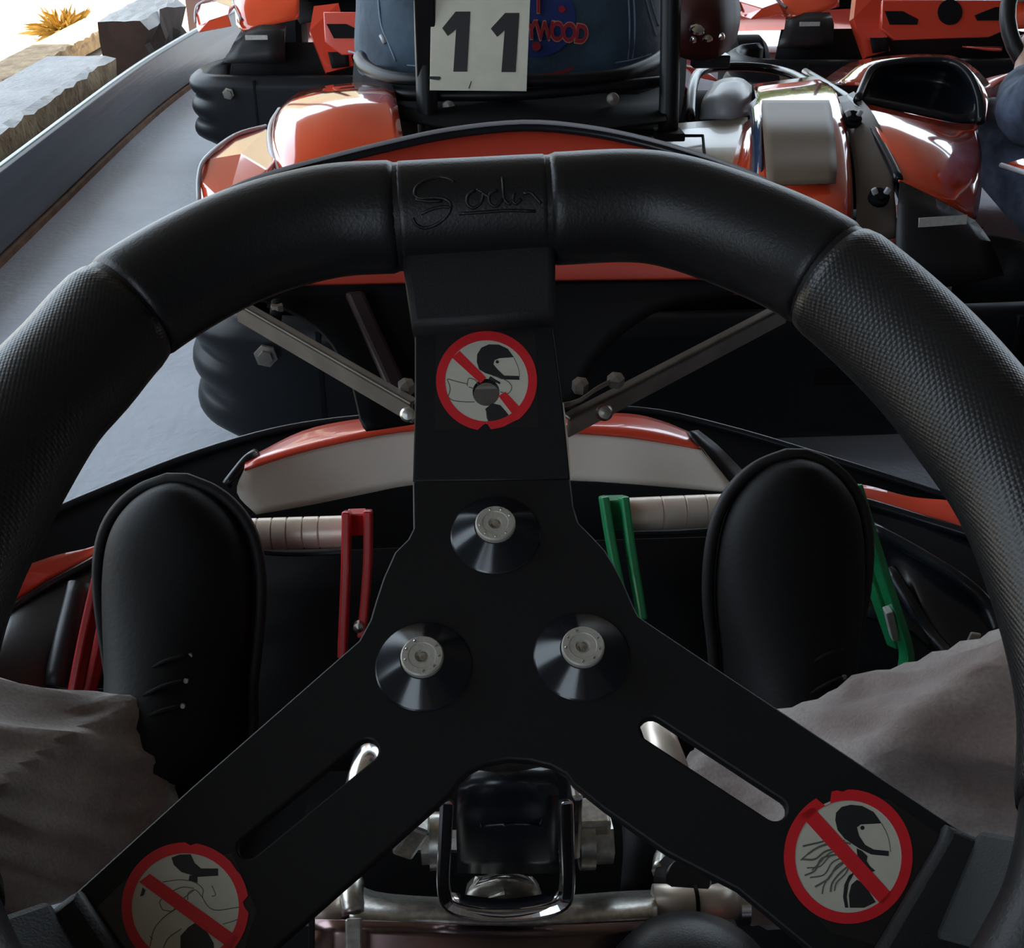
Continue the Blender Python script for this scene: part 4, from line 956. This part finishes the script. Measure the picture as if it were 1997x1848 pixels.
tube('panel_bolt', [PY(541, 590, .69), PY(537, 622, .678)], .004, M['matte_black'], OK_, n=1)
lathe('bolt_nut', [(.004, 0), (.004, .004), (0, .004)], PY(541, 606, .683), V(0, 0, 1), M['strut'], OK_, 6)
# two angle struts from the column to the panel
def angle(name, p0, p1, w_, upv, m, par, bend=None, **k):
    pts = [p0, p1] if bend is None else [p0, bend, p1]
    a = (p1-p0).normalized(); upv = (upv-a*upv.dot(a)).normalized(); s = a.cross(upv)
    if s.y > 0: s = -s
    bm = bmesh.new(); t = .0025
    def q(c0, c1, c2, c3):
        ring = []
        for p in (p0, p1):
            ring.append([bm.verts.new(p+upv*x+s*y) for x, y in (c0, c1, c2, c3)])
        for j in range(4): bm.faces.new((ring[0][j], ring[0][(j+1) % 4], ring[1][(j+1) % 4], ring[1][j]))
        bm.faces.new(ring[0][::-1]); bm.faces.new(ring[1])
    q((0, 0), (0, t), (-w_, t), (-w_, 0)); q((0, t), (0, t-w_*.42), (-t, t-w_*.42), (-t, t))
    return bevel(bm_obj(name, bm, m, par, **k), .0005, 1)
angle('panel_strut', PY(806, 783, .585), PY(462, 586, .692), .0145, V(0, -.25, 1), M['strut'], OK_)
angle('panel_strut', PY(1106, 812, .585), PY(1535, 590, .692), .0145, V(0, -.25, 1), M['strut'], OK_)
lathe('strut_bolt', [(.0042, 0), (.0042, .002), (.003, .0035), (0, .0038)], PY(795, 808, .580), V(0, -1, .5), M['zinc'], OK_, 20)
lathe('strut_bolt', [(.0050, 0), (.0050, .002), (.0036, .004), (0, .0045)], PY(1178, 804, .590), V(0, -1, .5), M['zinc'], OK_, 20)
lathe('strut_bolt', [(.0048, 0), (.0048, .006), (0, .007)], PY(793, 762, .60), V(0, -.3, 1), M['strut'], OK_, 6)
lathe('strut_bolt', [(.0048, 0), (.0048, .006), (0, .007)], PY(1131, 760, .60), V(0, -.3, 1), M['strut'], OK_, 6)
strap('strut_clamp', [PY(1095, 790, .585), PY(1112, 787, .588), PY(1135, 778, .59), (PY(1165, 757, .597)), PY(1198, 740, .604)], .010, .0022, V(0, -1, .6), M['strut'], OK_)
lathe('strut_bolt', [(.005, 0), (.005, .005), (0, .006)], PY(1200, 748, .602), V(0, -.3, 1), M['strut'], OK_, 6)
strap('column_bracket', [PY(1094, 785, .578), PY(1102, 850, .560), PY(1108, 925, .54)], .004, .0022, V(.25, -1, .6), M['alu'], OK_)
boxo('column_bracket', PY(955, 830, .60), (.06, .02, .06), M['strut'], OK_, bv=.002)
# nose cover in front of the pedals
patch('nose_cover', [[PY(*a) for a in r] for r in (
    ((500, 1002, .865), (600, 985, .875), (700, 965, .882), (805, 945, .888), (950, 934, .89), (1112, 936, .888), (1220, 942, .882), (1340, 952, .875), (1440, 960, .865)),
    ((462, 960, .875), (580, 930, .888), (690, 905, .897), (805, 888, .903), (950, 880, .905), (1112, 888, .903), (1220, 893, .897), (1330, 905, .89), (1415, 930, .878)),
    ((478, 912, .885), (580, 880, .90), (690, 855, .91), (805, 838, .918), (950, 832, .92), (1112, 842, .918), (1220, 850, .912), (1300, 862, .905), (1368, 872, .898)))], M['cream'], OK_)
patch('nose_lip', [[PY(*a) for a in r] for r in (
    ((476, 914, .883), (580, 882, .898), (690, 857, .908), (805, 839, .916), (950, 832, .918), (1112, 843, .916), (1220, 852, .91), (1300, 863, .903), (1368, 874, .896)),
    ((480, 898, .895), (580, 868, .908), (690, 842, .918), (805, 822, .926), (950, 818, .928), (1112, 826, .926), (1220, 832, .92), (1300, 845, .913), (1358, 862, .905)),
    ((492, 888, .93), (590, 840, .955), (690, 818, .97), (800, 808, .98), (950, 804, .985), (1112, 806, .98), (1225, 806, .97), (1290, 820, .955), (1345, 842, .93)))], M['orange'], OK_)
tube('nose_edge', [PY(*a) for a in ((498, 884, .91), (478, 900, .895), (441, 946, .878))], .0045, M['gloss_black'], OK_, seg=10)
patch('nose_side', [[PY(*a) for a in r] for r in (((1346, 840, .91), (1362, 838, .93)), ((1372, 880, .895), (1400, 868, .91)), ((1410, 930, .88), (1440, 908, .90)), ((1452, 965, .865), (1478, 948, .885)))], M['black_plastic'], OK_, n=2, nv=4)
# front spoiler: black sill with its edge, floor of the nose
se = [(-60, 1085, .93), (90, 1005, .98), (200, 957, 1.01), (350, 897, 1.045), (500, 850, 1.07), (620, 826, 1.085), (760, 812, 1.095), (1000, 798, 1.10), (1240, 800, 1.09), (1400, 832, 1.07), (1600, 890, 1.03), (1835, 965, .98), (2060, 1040, .93)]
S1 = [PY(*a) for a in se]
patch('front_spoiler', [S1, [V(p.x*.97, p.y-.07, p.z-.06) for p in S1], [V(p.x*.92, p.y-.16, .075) for p in S1]], M['matte_black'], OK_, n=3, nv=3)
patch('spoiler_face', [S1, [V(p.x*1.03, p.y+.05, p.z-.08) for p in S1], [V(p.x*1.0, p.y+.04, .05) for p in S1]], M['gloss_black'], OK_, n=3, nv=3, off=0)
tube('spoiler_edge', S1, .0045, M['gloss_black'], OK_, seg=10)
for s, A_ in ((-1, ((25, 1175, .80), (100, 1130, .825), (192, 1078, .85), (192, 1062, .86), (110, 1082, .845), (50, 1105, .825))),):
    pass
patch('left_nose_wing', [[PY(*a) for a in r] for r in (((10, 1185, .80), (95, 1130, .83), (175, 1088, .86), (240, 1052, .88)), ((28, 1150, .81), (105, 1104, .84), (180, 1072, .87), (245, 1040, .885)), ((46, 1104, .825), (110, 1082, .85), (185, 1064, .875), (250, 1030, .89)))], M['orange'], OK_, n=4, nv=2)
patch('left_inner_fairing', [[PY(*a) for a in r] for r in (
    ((-40, 1360, .70), (60, 1350, .72), (135, 1345, .74), (230, 1340, .76)),
    ((-10, 1270, .74), (70, 1255, .76), (150, 1235, .78), (240, 1220, .80)),
    ((10, 1192, .80), (95, 1136, .83), (175, 1093, .86), (240, 1056, .88)))], M['black_plastic'], OK_)
tube('fairing_ridge', [PY(*a) for a in ((158, 1138, .80), (135, 1230, .77), (108, 1340, .735))], .010, M['black_plastic'], OK_, seg=12)
tube('fairing_ridge', [PY(*a) for a in ((8, 1196, .795), (95, 1140, .825), (175, 1097, .855), (235, 1060, .875))], .0035, M['gloss_black'], OK_, seg=10)
patch('right_nose_wing', [[PY(*a) for a in r] for r in (
    ((1640, 958, .90), (1700, 978, .89), (1790, 1005, .87), (1880, 1032, .85), (1960, 1062, .83)),
    ((1640, 950, .905), (1700, 962, .90), (1790, 988, .88), (1872, 1005, .86), (1950, 1030, .84)),
    ((1640, 942, .915), (1690, 946, .912), (1775, 968, .89), (1858, 976, .87), (1940, 990, .85)))], M['orange'], OK_, n=4, nv=2)
patch('right_inner_fairing', [[PY(*a) for a in r] for r in (
    ((1600, 985, .885), (1700, 988, .885), (1790, 1012, .865), (1880, 1042, .845), (1970, 1072, .825)),
    ((1640, 1030, .86), (1715, 1040, .86), (1800, 1085, .83), (1880, 1135, .80), (1975, 1225, .76)),
    ((1660, 1110, .82), (1745, 1125, .82), (1800, 1160, .79), (1870, 1215, .76), (1975, 1300, .72)),
    ((1690, 1200, .78), (1780, 1230, .76), (1830, 1280, .74), (1880, 1330, .71), (1960, 1390, .69)))], M['gloss_black'], OK_)
tube('fairing_ridge', [PY(*a) for a in ((1630, 965, .89), (1700, 984, .885), (1790, 1011, .865), (1885, 1040, .842), (1970, 1070, .82))], .005, M['gloss_black'], OK_, seg=10)
tube('fairing_ridge', [PY(*a) for a in ((1700, 1030, .855), (1780, 1072, .83), (1870, 1128, .795), (1925, 1180, .775), (1952, 1240, .75))], .006, M['gloss_black'], OK_, seg=10)
tube('fairing_ridge', [PY(*a) for a in ((1735, 1110, .815), (1775, 1175, .785), (1815, 1235, .76), (1870, 1300, .72))], .006, M['gloss_black'], OK_, seg=10)
cl_ = PY(1918, 1252, .70)
boxo('wire_clip', cl_+V(-.009, 0, .002), (.009, .003, .015), M['cream'], OK_, rot=Quaternion((0, 1, 0), .2), label='small pale clip')
boxo('wire_clip', cl_+V(.011, 0, .003), (.007, .003, .009), M['cream'], OK_)
lathe('clip_screw', [(.006, 0), (.005, .003), (0, .005)], cl_+V(.002, -.002, 0), V(0, -1, .6), M['chrome'], OK_, 16)
boxo('floor_tray', V(.02, .28, .055), (.62, 1.32, .012), M['matte_black'], OK_)
for sx in (-1, 1):
    tube('frame_tube', [V(.02+sx*.27, -.5, .08), V(.02+sx*.27, .4, .08), V(.02+sx*.22, .85, .08)], .015, M['strut'], OK_)
    patch('side_pod', [[V(.02+sx*(.36+dx), y, z) for dx, z in ((0, .07), (.10, .07), (.14, .12), (.12, .19), (.02, .21))] for y in (-.35, -.1, .2, .42)], M['orange'], OK_, nv=2)
    lathe('wheel', [(.04, -.065), (.065, -.065), (.105, -.06), (.12, -.04), (.12, .04), (.105, .06), (.065, .065), (.04, .065)], V(.02+sx*.44, .62, .12), V(1, 0, 0), M['matte_black'], OK_, 32)
patch('seat', [[V(.02-.24, -.62, .50), V(.02, -.66, .52), V(.02+.24, -.62, .50)], [V(.02-.25, -.52, .28), V(.02, -.56, .26), V(.02+.25, -.52, .28)], [V(.02-.24, -.35, .20), V(.02, -.36, .11), V(.02+.24, -.35, .20)], [V(.02-.2, -.05, .19), V(.02, -.05, .12), V(.02+.2, -.05, .19)]], M['black_plastic'], OK_)

# ------------------------------------------------------------------ pedals
def pedal(name, col, bars, roll, y0, extra, lab):
    par = OK_
    P_ = None
    for i, bb in enumerate(bars):
        pts = [PY(*a) for a in bb]
        o = strap(name if i == 0 else 'pedal_arm', pts, .020, .0065, V(0, -.9, .45), col, par if i == 0 else P_, n=3)
        if i == 0: P_ = o; prop(o, lab)
    a, b, r = roll; pa, pb = PY(*a), PY(*b); ax = (pb-pa).normalized(); Ln = (pb-pa).length
    prof_ = [(0, 0), (r, 0)]
    for g in extra: prof_ += [(r, Ln*g-.0008), (r-.0016, Ln*g), (r, Ln*g+.0008)]
    prof_ += [(r, Ln), (0, Ln)]
    lathe('tread_roller', prof_, pa, ax, M['alu'], P_, 28, label='grooved aluminium roller')
    return P_
rp = pedal('brake_pedal', M['red'], [[(216, 1022, .775), (192, 1130, .755), (165, 1250, .735), (140, 1380, .715)], [(676, 996, .775), (675, 1100, .755), (668, 1280, .725)], [(718, 994, .78), (717, 1100, .76), (706, 1240, .73)], [(236, 1060, .80), (200, 1230, .77), (170, 1380, .74)]],
      ((225, 1050, .79), (672, 1036, .79), .0128), .79, (.30, .56, .62, .685, .75, .82, .89), 'red brake pedal with two side plates')
boxo('pedal_spacer', PY(697, 1018, .785), (.014, .01, .020), M['red'], rp, bv=.001)
lathe('pedal_pin', [(.004, 0), (.004, .006), (0, .008)], PY(700, 1218, .728), V(0, -1, .2), M['zinc'], rp, 16)
gp = pedal('throttle_pedal', M['green'], [[(1667, 944, .775), (1690, 1020, .762), (1728, 1140, .745), (1762, 1245, .73), (1768, 1290, .722), (1755, 1340, .71)], [(1216, 967, .775), (1228, 1060, .757), (1252, 1205, .735)], [(1177, 967, .78), (1190, 1050, .765), (1215, 1180, .74)], [(1660, 1000, .80), (1700, 1130, .77), (1745, 1260, .745)]],
      ((1222, 1003, .79), (1670, 984, .79), .0135), .79, (.12+.03, .25, .34, .42, .475, .60), 'green throttle pedal with two side plates')
boxo('pedal_spacer', PY(1197, 1000, .785), (.016, .01, .028), M['green'], gp, bv=.001)
boxo('pedal_plate', PY(1738, 1215, .735), (.006, .01, .030), M['reflect'], gp, rot=Quaternion((0, 1, 0), -.35), bv=.001)
patch('footwell_panel', [[PY(*a) for a in r] for r in (((430, 1500, .70), (985, 1500, .72), (1500, 1480, .70)), ((470, 1250, .79), (985, 1250, .80), (1480, 1240, .79)), ((500, 1080, .835), (985, 1060, .84), (1450, 1045, .835)))], M['matte_black'], OK_, n=3, nv=2)
strap('footwell_lip', [PY(460, 1068, .80), PY(560, 1078, .81), (PY(680, 1074, .81))], .012, .004, V(0, -1, .4), M['black_plastic'], OK_)
strap('footwell_lip', [PY(1230, 1038, .81), PY(1320, 1036, .81), PY(1400, 1030, .81)], .012, .004, V(0, -1, .4), M['black_plastic'], OK_)

# ------------------------------------------------------------------ the driver whose eyes we look through: legs on the pedals
me_ = empty('person', V(.02, -.32, .14), 'person in brown trousers and black shoes seated behind the steering wheel, feet on the pedals', 'person')
HIP = V(.02, -.30, .235)
def leg_pts(s):
    if s < 0: return [V(-.06, -.25, .235), V(-.27, .02, .37), V(-.47, .335, .43), V(-.36, .47, .335), V(-.245, .615, .225), V(-.205, .66, .185), V(-.20, .70, .30)]
    return [V(.10, -.25, .235), V(.30, .02, .37), V(.47, .35, .50), V(.36, .475, .36), V(.185, .572, .195), V(.225, .63, .16), V(.24, .70, .30)]
bvv = [HIP, HIP+V(0, -.03, .14), HIP+V(0, -.06, .28), HIP+V(0, -.04, .40), HIP+V(0, -.03, .45), HIP+V(0, -.0, .51), HIP+V(0, .01, .57)]
rad = [.10, .11, .12, .09, .045, .07, .07]; es = [(i, i+1) for i in range(6)]
for s in (-1, 1):
    b = len(bvv); lg = leg_pts(s); bvv += [lg[0], lg[1], lg[2], lg[3], lg[4], lg[5], lg[6]]; rad += [.06, .05, .035, .035, .030, .028, .025]
    es += [(0, b), (b, b+1), (b+1, b+2), (b+2, b+3), (b+3, b+4), (b+4, b+5), (b+5, b+6)]
    b = len(bvv); bvv += [HIP+V(s*.17, -.03, .36), HIP+V(s*.24, -.08, .12), HIP+V(s*.17, .12, .06), HIP+V(s*.15, .18, .06)]; rad += [.05, .042, .030, .028]
    es += [(3, b), (b, b+1), (b+1, b+2), (b+2, b+3)]
    for f in range(5):
        c = len(bvv); a = (f-2)*.014; bvv += [HIP+V(s*.15+a, .225-.004*abs(f-2), .055), HIP+V(s*.148+a, .25-.006*abs(f-2), .035)]; rad += [.009, .008]; es += [(b+3, c), (c, c+1)]
skinned('body', bvv, es, rad, M['skin'], me_, loc=V(0, 0, 0))
hd = lathe('hair', [(.0, .105), (.05, .095), (.078, .06), (.086, .02), (.082, -.02)], HIP+V(0, -.01, .55), V(0, -.15, 1), M['hair'], me_, 24)
sv = [HIP+V(0, 0, .05), HIP+V(0, -.04, .2), HIP+V(0, -.05, .37)]; sr = [.135, .14, .11]; se_ = [(0, 1), (1, 2)]
for s in (-1, 1):
    b = len(sv); sv += [HIP+V(s*.16, -.03, .36), HIP+V(s*.235, -.08, .15), HIP+V(s*.20, .02, .09)]; sr += [.07, .055, .045]; se_ += [(2, b), (b, b+1), (b+1, b+2)]
skinned('shirt', sv, se_, sr, M['blue_cloth'], me_, loc=V(0, 0, 0))
# trousers: lofted legs with wrinkles and a hem at the cuff
def trouser(s):
    lg = leg_pts(s)
    pts = crom(lg[:5], 16); n = len(pts)
    rk = [.095, .088, .081, .073, .066]
    rr = [x.x for x in crom([V(x, 0, 0) for x in rk], 16)]
    rnd = random.Random(11+s); SEG = 72; vs_, fs = [], []; prev = None
    for i, p in enumerate(pts):
        t = (pts[min(i+1, n-1)]-pts[max(i-1, 0)]).normalized()
        x = t.cross(V(0, 0, 1)).normalized() if prev is None else (prev-t*prev.dot(t)).normalized(); prev = x; y = t.cross(x)
        q = i/(n-1)
        for j in range(SEG):
            a = 2*math.pi*j/SEG
            rd = lambda k_, m_, ph: (1-abs(math.sin((k_*a+m_*q+ph)/2)))**2.2
            e_ = min(1, (1-q)*5)
            f = (.016*rd(2, 12, s*.8+1)+.016*rd(3, -17, 2+s)+.013*rd(5, 24, .5)+.009*rd(7, -31, 1.7))*(.45+.55*e_)-.010
            f += .006*rd(11, -40, 1+s)*(.5+.5*math.sin(q*9+2*a))*e_
            if q > .93: f += .0012*math.sin(26*a)
            if q > .955: f += .0025
            vs_.append(p+(x*math.cos(a)+y*math.sin(a))*(rr[i]+f))
    for i in range(n-1):
        for j in range(SEG): fs.append((i*SEG+j, i*SEG+(j+1) % SEG, (i+1)*SEG+(j+1) % SEG, (i+1)*SEG+j))
    # turn the hem inwards
    b = len(vs_); c = pts[-1]
    for j in range(SEG): vs_.append(c+(vs_[(n-1)*SEG+j]-c)*.93-(pts[-1]-pts[-2]).normalized()*.01)
    for j in range(SEG): fs.append(((n-1)*SEG+j, (n-1)*SEG+(j+1) % SEG, b+(j+1) % SEG, b+j))
    return vs_, fs, pts, rr
hipm = skinned('trouser_seat', [HIP+V(0, -.02, .02), HIP+V(-.07, .03, 0), HIP+V(.07, .03, 0)], [(0, 1), (0, 2)], [.125, .11, .11], M['denim'], me_)
for s in (-1, 1):
    v_, f_, pp_, rr_ = trouser(s); o = py_mesh('trouser_leg', v_, f_, M['denim'], me_, smooth=True)
    c, t = pp_[-2], (pp_[-1]-pp_[-3]).normalized(); x = t.orthogonal().normalized(); y = t.cross(x)
    SEG = 72
for s in (-1, 1):
    lg = leg_pts(s); tube('sock', [lg[4]-(lg[4]-lg[2])*.15, lg[4], lg[5], lg[5].lerp(lg[6], .4)], [.046, .046, .044, .036], mat('black_sock', (.006, .006, .007), .9), me_, seg=20)
# shoes
def shoe(s):
    if s < 0: heel, toe, wd, roll = PY(362, 1440, .675), PY(350, 934, .745), .0545, -.06
    else: heel, toe, wd, roll = PY(1512, 1440, .675), PY(1546, 886, .745), .0565, .05
    ax = (toe-heel); Ln = ax.length; ax.normalize()
    upn = V(roll, -.86, .5); upn = (upn-ax*upn.dot(ax)).normalized(); sd = ax.cross(upn)   # upn: out of the instep, towards the driver
    if sd.x < 0: sd = -sd
    # stations along the shoe: (t, half width, height above sole)
    st_ = [(-.10, .018, .060), (-.08, .034, .075), (-.03, .043, .095), (.08, .047, .105), (.20, .047, .095), (.34, .050, .075), (.50, wd-.001, .058), (.64, wd, .048), (.76, wd-.003, .043), (.85, wd-.010, .039), (.92, wd-.021, .034), (.965, wd-.033, .028), (.985, wd-.042, .022), (.995, .006, .016)]
    rows = []
    for t, w_, h in st_:
        c = heel+ax*Ln*t; r = []
        for k in range(17):
            a = math.pi*k/16
            r.append(c+sd*math.cos(a)*w_*(1 if True else 0)+upn*(math.sin(a)**.75)*h)
        rows.append(r)
    cols = [crom([r[i] for r in rows], 4) for i in range(17)]
    rws = [[c_[j] for c_ in cols] for j in range(len(cols[0]))]
    vs_ = [p for r in rws for p in r]; W = 17; fs = [(j*W+i, j*W+i+1, (j+1)*W+i+1, (j+1)*W+i) for j in range(len(rws)-1) for i in range(W-1)]
    fs += [tuple(range(W)), tuple((len(rws)-1)*W+i for i in range(W))[::-1]]
    bm = bmesh.new(); bv = [bm.verts.new(v) for v in vs_]
    for f in fs: bm.faces.new([bv[i] for i in f])
    up = bm_obj('shoe', bm, M['shoe'], me_, smooth=True, label='black lace-up shoe')
    # sole: welt outline a little wider than the upper
    outl = []
    so_ = [(t, w_+.005) for t, w_, h in st_[:-1]]
    tt = crom([V(t, w_, 0) for t, w_ in so_], 3)
    R_ = [(q.x*Ln, q.y) for q in tt]; tip = (1.005*Ln, .007)
    outl = [(a, b) for a, b in R_]+[tip, (tip[0], -tip[1])]+[(a, -b) for a, b in R_[::-1]]
    o = plate('sole', outl, [], heel, ax, sd, .022, M['sole'], up, bv=.006, h0=0)
    n_ = ax.cross(sd)
    o.data.transform(Matrix.Translation(upn*(-.004) + n_*(-.011)))
    wl = [heel+ax*a+sd*b+upn*.006 for a, b in outl]
    tube('welt', wl[2:-2], .0045, M['sole'], up, seg=8, n=1)
    # tongue edge, eyelets and laces
    for k in range(5):
        t = .22+.075*k; hh = .086-.0075*k-.001*k*k
        c = heel+ax*Ln*t+upn*hh*(1.0)
        tube('lace', [c-sd*.020-upn*.006, c-sd*.008+upn*.0, c+sd*.008+upn*.0+ax*.008, c+sd*.020-upn*.006+ax*.010], .0016, M['lace'], up, seg=6)
        for q in (-1, 1):
            lathe('eyelet', [(.0020, 0), (.0016, .0010), (0, .0010)], c+sd*q*.0225-upn*.0075+ax*(.010 if q > 0 else 0), upn, M['strut'], up, 10)
    return up
for s in (-1, 1): shoe(s)
